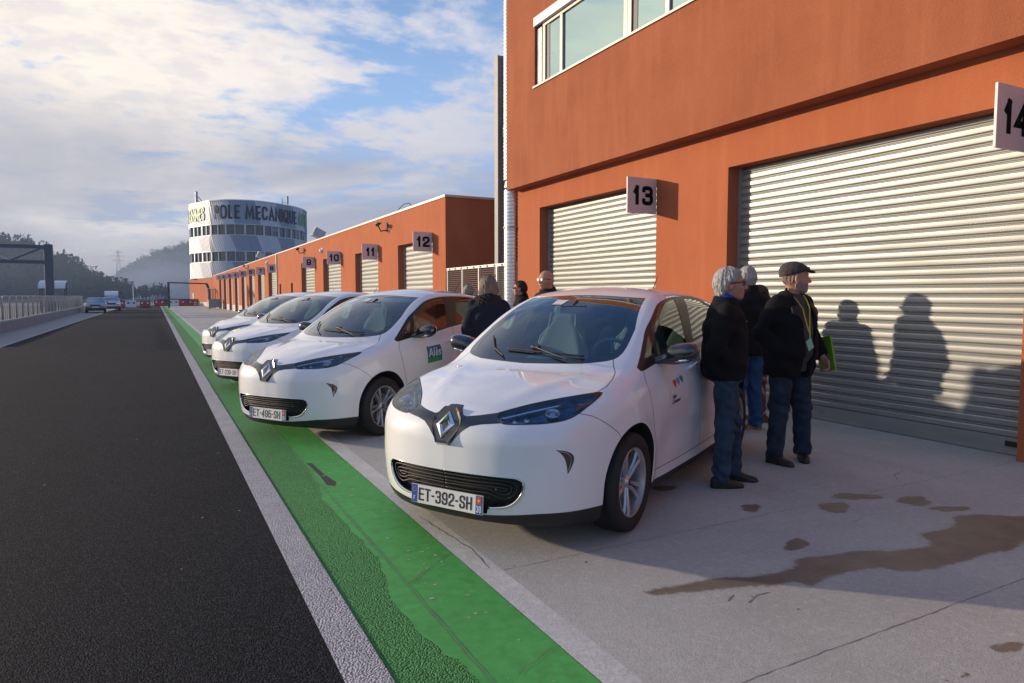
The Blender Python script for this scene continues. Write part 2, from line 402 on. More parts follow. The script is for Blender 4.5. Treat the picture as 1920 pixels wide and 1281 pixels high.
# ------------------------------------------------------------------ lettering, drawn as strokes
G = {'0': [([(0,0),(0,1),(1,1),(1,0)], 1)], 'O': [([(0,0),(0,1),(1,1),(1,0)], 1)],
 '1': [([(.12,.72,1),(.62,1,1)], 0), ([(.62,1,1),(.62,0,1)], 0)],
 '2': [([(0,.70,1),(0,1),(1,1),(1,.55),(.05,.22),(0,0,1),(1,0,1)], 0)],
 '3': [([(0,.84,1),(0,1),(.97,1),(.97,.53),(.4,.53,1)], 0), ([(.4,.53,1),(1,.53),(1,0),(0,0),(0,.18,1)], 0)],
 '4': [([(.74,0,1),(.74,1,1),(0,.28,1),(1,.28,1)], 0)],
 '5': [([(.95,1,1),(.06,1,1),(.04,.52,1),(.3,.63),(1,.63),(1,0),(0,0),(0,.22,1)], 0)],
 '6': [([(1,.78,1),(1,1),(0,1),(0,0),(1,0),(1,.58),(0,.58,1)], 0)],
 '7': [([(0,1,1),(1,1,1),(.35,0,1)], 0)],
 '8': [([(.04,.53),(.04,1),(.96,1),(.96,.53)], 1), ([(0,0),(0,.53),(1,.53),(1,0)], 1)],
 '9': [([(0,.22,1),(0,0),(1,0),(1,1),(0,1),(0,.42),(1,.42,1)], 0)],
 'E': [([(1,1,1),(0,1,1),(0,0,1),(1,0,1)], 0), ([(0,.52,1),(.85,.52,1)], 0)],
 'T': [([(0,1,1),(1,1,1)], 0), ([(.5,1,1),(.5,0,1)], 0)],
 'S': [([(1,.76,1),(1,1),(0,1),(0,.53),(1,.47),(1,0),(0,0),(0,.24,1)], 0)],
 'H': [([(0,0,1),(0,1,1)], 0), ([(1,0,1),(1,1,1)], 0), ([(0,.5,1),(1,.5,1)], 0)],
 'F': [([(1,1,1),(0,1,1),(0,0,1)], 0), ([(0,.5,1),(.8,.5,1)], 0)],
 'P': [([(0,0,1),(0,1,1),(.9,1),(.9,.45),(0,.45,1)], 0)],
 'L': [([(0,1,1),(0,0,1),(.8,0,1)], 0)],
 'M': [([(0,0,1),(.12,1,1),(.5,.15,1),(.88,1,1),(1,0,1)], 0)],
 'C': [([(1,.80,1),(.8,1),(0,1),(0,0),(.8,0),(1,.20,1)], 0)],
 'A': [([(0,0,1),(.5,1,1),(1,0,1)], 0), ([(.2,.35,1),(.8,.35,1)], 0)],
 'N': [([(0,0,1),(0,1,1),(1,0,1),(1,1,1)], 0)],
 'I': [([(.5,0,1),(.5,1,1)], 0)],
 'Q': [([(0,0),(0,1),(1,1),(1,0)], 1), ([(.55,.3,1),(1.05,-.08,1)], 0)],
 'U': [([(0,1,1),(0,0),(1,0),(1,1,1)], 0)],
 'V': [([(0,1,1),(.5,0,1),(1,1,1)], 0)], '-': [([(.15,.5,1),(.85,.5,1)], 0)]}
def fillet(pts, r, closed, n=6):
    out = []; K = len(pts)
    for i, p in enumerate(pts):
        sharp = len(p) > 2 or (not closed and i in (0, K - 1))
        v = Vector(p[:2])
        if sharp: out.append(v); continue
        a = Vector(pts[i - 1][:2]); b = Vector(pts[(i + 1) % K][:2])
        da = min(r, (a - v).length * .49); db = min(r, (b - v).length * .49)
        pa = v + (a - v).normalized() * da; pb = v + (b - v).normalized() * db
        for k in range(n + 1):
            t = k / n; out.append(pa * (1-t)**2 + v * 2*t*(1-t) + pb * t*t)
    return out
def glyph_quads(ch, w, h, sw, r):
    """list of quads (2d) of one character of width w, height h, stroke width sw"""
    Q = []
    for pts, closed in G[ch]:
        P2 = [(p[0] * (w - sw) + sw / 2, p[1] * (h - sw) + sw / 2) + tuple(p[2:]) for p in pts]
        P2 = fillet(P2, r, closed); K = len(P2); Lf = []; Rt = []
        for i, p in enumerate(P2):
            a = P2[i - 1] if (i or closed) else None; b = P2[(i + 1) % K] if (i < K - 1 or closed) else None
            d1 = (p - a).normalized() if a is not None else (b - p).normalized()
            d2 = (b - p).normalized() if b is not None else d1
            nn = Vector((-(d1 + d2).y, (d1 + d2).x))
            nn = nn.normalized() if nn.length > 1e-6 else Vector((-d1.y, d1.x))
            k = 1 / max(.38, nn.dot(Vector((-d1.y, d1.x))))
            e = Vector((0, 0))
            if a is None: e = -d2 * sw / 2 if False else Vector((0, 0))
            Lf.append(p + nn * sw / 2 * k + e); Rt.append(p - nn * sw / 2 * k + e)
        if not closed:      # square ends that reach half a stroke further
            d = (P2[0] - P2[1]).normalized() * sw / 2; Lf[0] = Lf[0] + d; Rt[0] = Rt[0] + d
            d = (P2[-1] - P2[-2]).normalized() * sw / 2; Lf[-1] = Lf[-1] + d; Rt[-1] = Rt[-1] + d
        for i in range(K if closed else K - 1):
            j = (i + 1) % K; Q.append((Lf[i], Lf[j], Rt[j], Rt[i]))
    return Q
def lettering(mb, text, place, w, h, sw, r, gap, m=0, widths={}, th=.004):
    """place(u, v, d) -> 3d point; u runs along the text from 0, v up, d outward"""
    u = 0.0
    for ch in text:
        cw = w * widths.get(ch, 1.0)
        if ch != ' ':
            for k, q in enumerate(glyph_quads(ch, cw, h, sw, r)):
                e = k % 2 * .15 * th
                V = [place(u + p.x, p.y, th + e) for p in q] + [place(u + p.x, p.y, 0) for p in q]
                mb.add(V, [(0,1,2,3),(7,6,5,4),(0,4,5,1),(1,5,6,2),(2,6,7,3),(3,7,4,0)], m)
            u += cw + gap
        else: u += w * .55
    return u - gap
def text_mesh(body, size, shear=0.0, bold=0.0, align='CENTER'):
    """2d triangles of a line of small print in Blender's own font"""
    cu = bpy.data.curves.new('t', 'FONT'); cu.body = body; cu.size = size; cu.shear = shear; cu.offset = bold; cu.align_x = align; cu.resolution_u = 3
    ob = bpy.data.objects.new('t', cu); C.objects.link(ob); bpy.context.view_layer.update()
    me = bpy.data.meshes.new_from_object(ob.evaluated_get(bpy.context.evaluated_depsgraph_get()))
    V = [tuple(v.co[:2]) for v in me.vertices]; F = [tuple(p.vertices) for p in me.polygons]
    bpy.data.objects.remove(ob); bpy.data.curves.remove(cu); bpy.data.meshes.remove(me)
    return V, F
# ------------------------------------------------------------------ hatchback body as one smooth field (x left, y back from the nose, z up)
WB_F, WB_R, WZ = 0.84, 3.428, 0.31
c_zt = curve([(-.3,.60),(0,.765),(.1,.815),(.25,.862),(.45,.915),(.65,.955),(.85,.985),(1.05,1.005),(1.5,1.02),(2.2,1.045),(3.0,1.085),(3.8,1.09),(4.3,1.02)])
c_crown = curve([(-.3,.36),(.0,.26),(.3,.135),(.6,.075),(.9,.05),(1.2,.03),(4.3,.03)])
c_y0 = curve([(0,.30),(.10,.17),(.17,.075),(.24,.028),(.36,.002),(.50,-.01),(.62,-.008),(.71,.008),(.80,.05),(.88,.14),(1.2,.7)])
c_cx = curve([(0,0),(.15,.006),(.3,.028),(.45,.075),(.57,.145),(.67,.235),(.75,.36),(.81,.52),(.86,.75),(1.0,1.4)])
c_yr = curve([(0,3.9),(.15,3.98),(.3,4.06),(.5,4.084),(.7,4.05),(.9,3.98),(1.0,3.95),(1.2,3.87),(1.45,3.78),(1.6,3.7)])
c_dx = curve([(0,0),(.3,.015),(.5,.06),(.65,.14),(.75,.24),(.82,.38),(1.0,.8)])
c_W = curve([(-.3,.74),(0,.77),(.4,.825),(.84,.852),(1.3,.842),(2.0,.845),(2.8,.852),(3.43,.862),(3.8,.83),(4.2,.75)])
c_sz = curve([(0,.90),(.15,.945),(.28,.972),(.40,.985),(.55,1.0),(.70,1.0),(.82,.985),(.92,.955),(1.02,.905),(1.2,.8)])
c_yw = curve([(.7,.40),(.95,.80),(1.02,.915),(1.12,1.09),(1.22,1.27),(1.32,1.46),(1.42,1.68),(1.5,1.90),(1.58,2.25),(1.8,3.2)])
c_zr = curve([(.5,1.36),(1.4,1.46),(1.8,1.525),(2.1,1.553),(2.4,1.562),(2.8,1.550),(3.2,1.512),(3.6,1.445),(3.9,1.38),(4.3,1.28)])
c_Wc = curve([(.8,.80),(.95,.785),(1.05,.765),(1.15,.735),(1.25,.70),(1.35,.66),(1.45,.612),(1.56,.55),(1.8,.42)])
c_py = curve([(.5,.93),(1.0,.97),(1.6,1.0),(2.4,1.0),(3.0,.985),(3.5,.955),(3.9,.91),(4.3,.86)])
def car_f(P):
    x = np.abs(P[:, 0]); y = P[:, 1]; z = P[:, 2]
    cr = c_crown(y)
    # bonnet: gentle crown with a soft raised line running back from the emblem
    top = z - (c_zt(y) - cr * (x / .8) ** 2 + .006 * np.exp(-((x - (.20 + .36 * np.clip(y - .1, 0, 1))) / .07) ** 2) * np.clip((y - .1) * 3, 0, 1) * np.clip((1.1 - y) * 4, 0, 1))
    front = (c_y0(z) + c_cx(x)) - y
    rear = y - (c_yr(z) - c_dx(x))
    W = c_W(y) * c_sz(z)
    r1 = np.hypot(y - WB_F, z - WZ); r2 = np.hypot(y - WB_R, z - WZ)
    W = W + .012 * np.exp(-((r1 - .375) / .05) ** 2) + .012 * np.exp(-((r2 - .375) / .05) ** 2)
    mid = np.clip((y - 1.25) / .3, 0, 1) * np.clip((3.05 - y) / .3, 0, 1)
    mid = mid * mid * (3 - 2 * mid)
    W = W - mid * (.020 * np.exp(-((z - (.50 + .05 * (y - 1.2))) / .12) ** 2) - .006 * np.exp(-((z - (.80 + .05 * (y - 1.2))) / .06) ** 2))
    W = W + .012 * mid * np.exp(-((z - .20) / .06) ** 2)
    side = x - W
    low = smax(smax(top, side, .14), smax(front * .93, rear, .02), .075)
    low = smax(low, .15 - z, .03)
    # cabin
    ztop = c_zr(y) - .075 * (x / .6) ** 2.0
    wind = (c_yw(z) + .20 * (x / .72) ** 2.4) - y
    cab = smax(smax(z - ztop, wind * .55, .10), x - c_Wc(z) * c_py(y), .085)
    cab = smax(cab, y - (c_yr(z) - c_dx(x) * 1.0), .06)
    cab = smax(cab, .8 - z, .02)
    return smin(low, cab, .035)
# ------------------------------------------------------------------ car materials
def paint_mat():
    M = mat('white_car_paint', (.78, .805, .83), .40, coat=1.0, spec=.15); M.node_tree.nodes['Principled BSDF'].inputs['Coat Roughness'].default_value = .03; return M
M_paint = paint_mat()
M_gap = mat('panel_gap', (.012, .012, .014), .8)
M_gloss = mat('gloss_black_trim', (.010, .014, .022), .12, coat=1.0)
M_trim = mat('satin_black_trim', (.010, .011, .013), .38)
M_valance = mat('black_plastic', (.016, .016, .018), .55)
M_chrome = mat('chrome', (.80, .81, .83), .08, metal=1.0)
M_tyre = mat('tyre_rubber', (.014, .014, .015), .75, bump=.15, bscale=60)
M_alloy = mat('alloy_wheel', (.52, .50, .50), .30, metal=.75, coat=.3)
M_brake = mat('brake_disc', (.30, .30, .31), .3, metal=.9)
M_glass_w = glass('windscreen_glass', (.62, .76, .82), 1.8)
M_glass_s = glass('side_glass', (.36, .46, .45), 1.6)
M_lens = glass('lamp_lens', (.86, .92, .97), .8)
M_lampin = mat('lamp_inside', (.34, .50, .72), .14, metal=.9, col2=(.03, .045, .075), vscale=11, stretch=(1, 1, 2.6))
M_amber = mat('amber_lens', (.45, .10, .03), .25, coat=.5)
M_int = mat('cabin_lining', (.085, .11, .13), .8)
M_seat = mat('seat_cloth', (.36, .41, .41), .9, bump=.2, bscale=200)
M_pale = mat('pale_trim', (.42, .44, .40), .5)
M_plate = mat('plate_white', (.66, .67, .68), .35)
M_blue = mat('plate_blue', (.02, .09, .36), .35)
M_rred = mat('plate_red', (.55, .07, .02), .35); M_yel = mat('plate_yellow', (.70, .42, .03), .4)
# ------------------------------------------------------------------ outlines measured on the body (right half, mirrored later)
O_hl = [(.290,.802),(.41,.840),(.548,.870),(.689,.894),(.716,.892),(.722,.870),(.711,.835),(.684,.794),(.642,.770),(.571,.757),(.493,.752),(.376,.750),(.335,.758),(.303,.778)]
O_mask = [(-.02,.829),(.045,.826),(.060,.810),(.092,.782),(.112,.776),(.200,.787),(.290,.802),(.303,.778),(.335,.758),(.338,.753),(.228,.742),(.165,.728),(.121,.698),(.092,.667),(.068,.640),(.042,.612),(-.02,.612)]
O_gr = [(-.02,.463),(.22,.463),(.42,.460),(.465,.453),(.490,.432),(.494,.405),(.482,.362),(.442,.312),(.392,.284),(.325,.270),(.275,.258),(.262,.226),(-.02,.226)]
O_drl = [(.634,.615),(.678,.605),(.703,.581),(.707,.549),(.697,.504),(.684,.472),(.681,.514),(.672,.563),(.654,.596)]
O_ws = [(-.02,1.010),(.41,1.022),(.56,1.041),(.61,1.071),(.618,1.133),(.600,1.238),(.500,1.455),(.18,1.476),(-.02,1.480)]
O_wg = [(-.02,1.040),(.38,1.050),(.50,1.068),(.555,1.10),(.572,1.140),(.555,1.230),(.468,1.440),(.17,1.458),(-.02,1.460)]
O_side = [(1.135,.985),(1.128,1.0),(1.411,1.197),(1.579,1.291),(1.829,1.402),(2.05,1.448),(2.30,1.467),(2.65,1.468),(2.95,1.445),(3.15,1.40),(3.29,1.31),(3.31,1.25),(3.20,1.195),(2.90,1.165),(2.50,1.128),(2.137,1.088),(1.663,1.024),(1.382,1.005),(1.17,.975)]
O_sq = [(1.25,1.055),(1.40,1.065),(1.475,1.215),(1.44,1.195)]
O_sf = [(1.455,1.065),(1.535,1.245),(1.60,1.282),(1.84,1.385),(2.06,1.430),(2.235,1.448),(2.125,1.105),(1.66,1.042)]
O_sr = [(2.315,1.130),(2.50,1.450),(2.66,1.450),(2.93,1.428),(3.11,1.385),(3.15,1.34),(2.98,1.20),(2.90,1.182),(2.50,1.146)]
O_sh = [(3.05,1.20),(3.19,1.335),(3.26,1.295),(3.275,1.255),(3.19,1.212)]
def thick(line, w):
    """thin closed outline round an open line"""
    n = len(line); A = []; B = []
    for i in range(n):
        p, q = Vector(line[max(i-1, 0)]), Vector(line[min(i+1, n-1)]); d = (q - p).normalized(); nn = Vector((-d.y, d.x)) * w / 2; c = Vector(line[i]); A.append(tuple(c + nn)); B.append(tuple(c - nn))
    return A + B[::-1]
L_hood = [(.690,.625),(.702,.72),(.686,.836),(.650,.975),(.605,1.045),(.580,1.10)]      # x, y
L_fend = [(.36,.802),(.42,.784),(.52,.725),(.613,.664),(.645,.625)]                   # side view y, z
L_door1 = [(1.175,.970),(1.125,.89),(1.138,.79),(1.180,.62),(1.215,.45),(1.23,.298)]
L_sill = [(1.23,.298),(1.7,.285),(2.24,.288),(2.8,.298),(3.04,.34)]
L_door2 = [(2.225,1.098),(2.215,.95),(2.225,.80),(2.25,.55),(2.25,.288)]
L_door3 = [(3.18,1.188),(3.19,1.0),(3.13,.80),(3.05,.66),(3.02,.56),(3.035,.34)]
L_rail = [(1.15,1.135),(1.5,1.33),(1.8,1.447),(2.1,1.515)]
def pip(poly, X, Y):
    inside = np.zeros(len(X), bool); n = len(poly)
    for i in range(n):
        x0, y0 = poly[i]; x1, y1 = poly[(i+1) % n]
        c = (y0 > Y) != (y1 > Y)
        xs = (x1 - x0) * (Y - y0) / ((y1 - y0) if y1 != y0 else 1e-12) + x0
        inside ^= c & (X < xs)
    return inside
def cut(bm, lay, poly, ax, filt, tagv, only=None):
    """cut the faces along an outline seen along one axis and mark those inside"""
    a0, a1 = ax; ex = [p[0] for p in poly]; ey = [p[1] for p in poly]; mg = .03
    x0, x1, y0, y1 = min(ex) - mg, max(ex) + mg, min(ey) - mg, max(ey) + mg
    cand = [f for f in bm.faces if (lambda c: x0 < c[a0] < x1 and y0 < c[a1] < y1)(f.calc_center_median()) and filt(f)]
    n = len(poly)
    for i in range(n):
        A, B = poly[i], poly[(i+1) % n]; d = (B[0]-A[0], B[1]-A[1]); l = math.hypot(*d)
        if l < 1e-7: continue
        sub = []
        for f in cand:
            c = f.calc_center_median(); px, py = c[a0]-A[0], c[a1]-A[1]
            t = max(0, min(1, (px*d[0] + py*d[1]) / l / l))
            if math.hypot(px - t*d[0], py - t*d[1]) < .020: sub.append(f)
        if not sub: continue
        no = [0, 0, 0]; no[a0] = -d[1]/l; no[a1] = d[0]/l; co = [0, 0, 0]; co[a0], co[a1] = A
        geom = set(sub)
        for f in sub: geom.update(f.edges); geom.update(f.verts)
        cs = set(cand) - set(sub)
        r = bmesh.ops.bisect_plane(bm, geom=list(geom), dist=2e-5, plane_co=co, plane_no=no)
        cand = [f for f in cs if f.is_valid] + [g for g in r['geom'] if isinstance(g, bmesh.types.BMFace) and g.is_valid]
    cand = list({f for f in cand if f.is_valid})
    cc = [f.calc_center_median() for f in cand]
    ins = pip(poly, np.array([c[a0] for c in cc]), np.array([c[a1] for c in cc]))
    k = 0
    for f, q in zip(cand, ins):
        if q and (only is None or f[lay] in only): f[lay] = tagv; k += 1
    return k
def solve_axis(P, axis, lo, hi):
    """move points along an axis on to the body surface; lo is outside"""
    P = np.array(P, float); a = np.full(len(P), float(lo)); b = np.full(len(P), float(hi))
    # march inward first
    t = np.linspace(0, 1, 160); found = np.zeros(len(P), bool); A = a.copy(); Bv = b.copy()
    for k in range(1, 160):
        v = lo + (hi - lo) * t[k]; Q = P.copy(); Q[:, axis] = v; f = car_f(Q); new = (f < 0) & ~found
        A[new] = lo + (hi - lo) * t[k-1]; Bv[new] = v; found |= new
    for _ in range(22):
        m = (A + Bv) / 2; Q = P.copy(); Q[:, axis] = m; f = car_f(Q); s = f < 0; Bv = np.where(s, m, Bv); A = np.where(s, A, m)
    P[:, axis] = A; return P
def car_n(P):
    P = np.asarray(P, float); e = .004
    g = np.stack([(car_f(P + e*np.eye(3)[i]) - car_f(P - e*np.eye(3)[i])) for i in range(3)], 1)
    return g / np.maximum(np.linalg.norm(g, axis=1), 1e-9)[:, None]
def build_body():
    P, Q = nets(car_f, (-.04, -.06, .08), (.94, 4.16, 1.62), .0155, newton=3)
    me = bpy.data.meshes.new('t'); me.from_pydata(P.tolist(), [], Q.tolist()); bm = bmesh.new(); bm.from_mesh(me); bpy.data.meshes.remove(me)
    bmesh.ops.bisect_plane(bm, geom=bm.verts[:] + bm.edges[:] + bm.faces[:], dist=1e-5, plane_co=(0,0,0), plane_no=(1,0,0), clear_inner=True)
    lay = bm.faces.layers.int.new('part'); bm.normal_update()
    front = lambda f: f.normal.y < -.05
    side = lambda f: f.normal.x > .25 and f.calc_center_median().x > .3
    top = lambda f: f.normal.z > .15
    # 1 lamp lens 2 mask 3 grille 4 fog crescent 5 windscreen frame 6 windscreen glass 7 side trim 8 quarter 9 front glass 10 rear glass 11 handle 12 valance 13 gap 14 removed 15 bonnet 16 front door 17 rear door
    arch = lambda y: [(y + .352 * math.cos(a), .335 + .352 * math.sin(a)) for a in [math.pi * 2 * k / 48 for k in range(48)]]
    for yc in (WB_F, WB_R):
        cut(bm, lay, arch(yc), (1, 2), lambda f: f.calc_center_median().x > .50, 14)
        cut(bm, lay, [(yc - .352, 0), (yc + .352, 0), (yc + .352, .335), (yc - .352, .335)], (1, 2), lambda f: f.calc_center_median().x > .50, 14)
    bmesh.ops.delete(bm, geom=[f for f in bm.faces if f[lay] == 14], context='FACES')
    cut(bm, lay, [(-.05,.05),(-.05,.214),(.24,.216),(.54,.246),(.75,.252),(.95,.250),(.95,.05)], (0, 2), lambda f: f.calc_center_median().y < .7, 12)
    cut(bm, lay, [(.6,.05),(.6,.25),(1.2,.225),(2.2,.215),(3.1,.23),(3.2,.05)], (1, 2), lambda f: True, 12)
    cut(bm, lay, [(3.0,.05),(3.0,.26),(4.2,.33),(4.2,.05)], (1, 2), lambda f: True, 12)
    cut(bm, lay, O_gr, (0, 2), front, 3); cut(bm, lay, O_mask, (0, 2), front, 2); cut(bm, lay, O_hl, (0, 2), front, 1); cut(bm, lay, O_drl, (0, 2), front, 4)
    wsf = lambda f: f.normal.y < -.12 and f.calc_center_median().y > .8
    cut(bm, lay, O_ws, (0, 2), wsf, 5); cut(bm, lay, O_wg, (0, 2), wsf, 6)
    cut(bm, lay, O_side, (1, 2), side, 7)
    for k, o_ in ((8, O_sq), (9, O_sf), (10, O_sr), (11, O_sh)): cut(bm, lay, o_, (1, 2), side, k)
    cut(bm, lay, thick(L_hood, .0055), (0, 1), top, 13, only=(0,))
    cut(bm, lay, thick(L_fend, .004), (1, 2), lambda f: f.calc_center_median().x > .6 and f.normal.x > .15, 13, only=(0,))
    for l in (L_door1, L_sill, L_door2, L_door3): cut(bm, lay, thick(l, .0055), (1, 2), side, 13, only=(0,))
    cut(bm, lay, [(2.12,.905),(2.0,.895),(1.99,.925),(2.01,.95),(2.14,.96),(2.15,.93)], (1, 2), side, 0)
    # bonnet and doors as panels of their own
    ux = [0,.045,.060,.092,.112,.200,.290,.41,.548,.689]; uz = [.829,.826,.810,.782,.776,.787,.802,.840,.870,.894]
    hx = [p[1] for p in L_hood]; hv = [p[0] for p in L_hood]
    D1 = L_door1 + L_sill[:3] + L_door2[::-1] + [(1.8, 1.1)]; D2 = L_door2 + L_sill[2:] + L_door3[::-1] + [(2.7, 1.25)]
    fs = [f for f in bm.faces if f[lay] == 0]; cc = np.array([f.calc_center_median() for f in fs]); nr = np.array([f.normal for f in fs])
    i1 = pip(D1, cc[:, 1], cc[:, 2]) & (nr[:, 0] > .25) & (cc[:, 0] > .3); i2 = pip(D2, cc[:, 1], cc[:, 2]) & (nr[:, 0] > .25) & (cc[:, 0] > .3)
    ih = (nr[:, 2] > .15) & (cc[:, 2] > np.interp(cc[:, 0], ux, uz) - .001) & (cc[:, 1] < 1.12) & (cc[:, 0] < np.interp(cc[:, 1], hx, hv, left=.690)) & (cc[:, 2] > .7)
    for f, a, b, c_ in zip(fs, i1, i2, ih):
        if a: f[lay] = 16
        elif b: f[lay] = 17
        elif c_: f[lay] = 15
    bm.verts.ensure_lookup_table(); bm.verts.index_update()
    V = np.array([v.co for v in bm.verts]); V[np.abs(V[:, 0]) < 2e-4, 0] = 0
    F = [[v.index for v in f.verts] for f in bm.faces]; T = np.array([f[lay] for f in bm.faces]); bm.free()
    return V, F, T, car_n(V)
def piece(V, F, T, Nn, tags, off=0.0, mirror='both', flip=False):
    idx = [i for i in range(len(F)) if T[i] in tags]; used = sorted({v for i in idx for v in F[i]}); mp = {u: k for k, u in enumerate(used)}
    v = V[used] + Nn[used] * off; n = Nn[used].copy(); f = [[mp[a] for a in F[i]] for i in idx]; t = T[idx]
    if flip: f = [q[::-1] for q in f]; n = -n
    sg = np.array([-1, 1, 1])
    if mirror == 'left': return v, f, t, n
    vm, fm, nm = v * sg, [q[::-1] for q in f], n * sg
    if mirror == 'right': return vm, fm, t, nm
    k = len(v); seam = {i for i in range(k) if v[i, 0] == 0}
    return np.concatenate([v, vm]), f + [[(a if a in seam else a + k) for a in q] for q in fm], np.concatenate([t, t]), np.concatenate([n, nm])
def border(v, f, n, depth, m=0):
    """side wall going in from the open rim of a patch"""
    E = {}
    for q in f:
        for a, b in zip(q, q[1:] + q[:1]): E[(a, b)] = E.get((a, b), 0) + 1
    V = []; Fo = []
    for (a, b) in E:
        if (b, a) not in E:
            k = len(V); V += [v[b], v[a], v[a] - n[a]*depth, v[b] - n[b]*depth]; Fo.append((k, k+1, k+2, k+3))
    return V, Fo
def surf_tube(mb, pts, axis, r, off=0.0, n=8, dens=.012, m=0, closed=False):
    """rod lying on the body along a line given in projection"""
    P = []
    for a, b in zip(pts[:-1], pts[1:]):
        k = max(1, int(math.dist(a, b) / dens))
        for i in range(k): P.append((a[0]+(b[0]-a[0])*i/k, a[1]+(b[1]-a[1])*i/k))
    P.append(pts[-1]); Q = np.zeros((len(P), 3)); o = [i for i in range(3) if i != axis]
    Q[:, o[0]] = [p[0] for p in P]; Q[:, o[1]] = [p[1] for p in P]
    Q = solve_axis(Q, axis, *((-.1, 1.3) if axis == 1 else (1.0, .3) if axis == 0 else (1.7, .3)))
    Q = Q + car_n(Q) * off
    rr = r if not isinstance(r, tuple) else [r[0] + (r[1]-r[0]) * math.sin(math.pi * i / (len(Q)-1)) for i in range(len(Q))]
    mb.tube([tuple(q) for q in Q], rr, n, m); return Q
def smooth_line(pts, n=5, closed=False):
    out = []; K = len(pts)
    for i in range(K - 1):
        p0, p1, p2, p3 = [Vector(pts[max(0, min(K-1, j))]) for j in (i-1, i, i+1, i+2)]
        for k in range(n): t = k/n; q = .5*((2*p1)+(p2-p0)*t+(2*p0-5*p1+4*p2-p3)*t*t+(3*p1-p0-3*p2+p3)*t**3); out.append((q.x, q.y))
    out.append(tuple(pts[-1])); return out
def sm_closed(poly, n=4, keep=()):
    """round an outline, first and last point stay on the centre line"""
    return [p for p in smooth_line(list(poly), n)]
O_hl = smooth_line(O_hl[:4], 3)[:-1] + [O_hl[3]] + smooth_line(O_hl[4:], 4)
O_gr = [O_gr[0]] + smooth_line(O_gr[1:10], 4) + O_gr[10:]
O_drl = smooth_line(O_drl[:6], 4) + smooth_line(O_drl[5:] + O_drl[:1], 3)[1:-1]
O_ws = [O_ws[0]] + smooth_line(O_ws[1:6], 4) + smooth_line(O_ws[6:], 3)
O_wg = [O_wg[0]] + smooth_line(O_wg[1:6], 4) + smooth_line(O_wg[6:], 3)
O_side = smooth_line(O_side[1:12], 3) + smooth_line(O_side[12:] + [O_side[0]], 3)
O_sf = [O_sf[0]] + smooth_line(O_sf[1:6], 3) + O_sf[6:]
O_sr = [O_sr[0]] + smooth_line(O_sr[1:7], 3) + O_sr[7:]
O_sh = smooth_line(O_sh + O_sh[:1], 4)[:-1]
bV, bF, bT, bN = build_body()
def build_wheel(root, x, y):
    """tyre and five spoke rim; built for the left side, outside towards +x"""
    s = 1 if x > 0 else -1
    w = bpy.data.objects.new('wheel', None); C.objects.link(w); w.parent = root; w.location = (x, y, WZ); w.rotation_euler = (R_(8 * s + y * 20), 0, 0 if s > 0 else math.pi)
    d = MB(); prof = [(.214,-.085),(.235,-.098),(.275,-.103),(.300,-.092),(.309,-.07),(.311,-.03),(.3115,0),(.311,.03),(.309,.07),(.300,.092),(.275,.103),(.235,.098),(.214,.085)]
    d.lathe(prof, 64, axis='x')
    ty = d.build('tyre', M_tyre, w, smooth=True)
    g = MB()
    for k in (-.045, -.015, .015, .045): g.lathe([(.3118, k-.004), (.3124, k-.003), (.3124, k+.003), (.3118, k+.004)], 64, axis='x')
    g.build('tread_groove', M_black, ty)
    d = MB(); d.lathe([(.214,.080),(.220,.086),(.216,.092),(.205,.088),(.198,.060),(.190,-.04),(.185,-.08)], 64, axis='x')
    for k in range(5):
        a0 = 2*math.pi*k/5 + .31
        for sgn in (-1, 1):          # each spoke is a split pair
            def pt(r, t, h): a = a0 + t; return (h, r*math.cos(a), r*math.sin(a))
            ro = [(.035, .50*sgn, .052), (.075, .22*sgn, .060), (.13, .17*sgn, .068), (.200, .20*sgn, .074)]
            wdt = [.020, .022, .019, .026]; V = []
            for (r, t, h), ww in zip(ro, wdt):
                dt = ww / r * .62
                V += [pt(r, t-dt, h-.012), pt(r, t-dt*.45, h), pt(r, t+dt*.45, h), pt(r, t+dt, h-.012), pt(r, t+dt*.8, h-.04), pt(r, t-dt*.8, h-.04)]
            F = [(6*i+j, 6*i+(j+1) % 6, 6*(i+1)+(j+1) % 6, 6*(i+1)+j) for i in range(3) for j in range(6)]
            d.add(V, F)
        pw = [pt2 for pt2 in ((.032,.0),(.06,.0))]
    d.lathe([(0,.070),(.022,.070),(.030,.064),(.040,.052),(.050,.040),(.055,.02)], 30, axis='x')
    rim = d.build('rim', M_alloy, w, smooth=True, auto=35)
    d = MB(); d.lathe([(0,.074),(.020,.0735),(.024,.070)], 24, axis='x'); d.build('hub_cap', M_valance, rim, smooth=True)
    d = MB(); V = [(.0755, 0, .016), (.0755, .010, 0), (.0755, 0, -.016), (.0755, -.010, 0), (.0755, 0, .008), (.0755, .005, 0), (.0755, 0, -.008), (.0755, -.005, 0)]
    d.add(V, [(0,1,5,4),(1,2,6,5),(2,3,7,6),(3,0,4,7)]); d.build('hub_emblem', M_chrome, rim)
    d = MB(); d.lathe([(.05,.0),(.15,.0),(.152,-.02),(.05,-.02)], 40, axis='x', closed=True); d.build('brake_disc', M_brake, w, smooth=False, auto=40)
    d = MB(); d.lathe([(0,-.06),(.185,-.06)], 32, axis='x'); d.build('inner_disc', M_black, w)
    return w
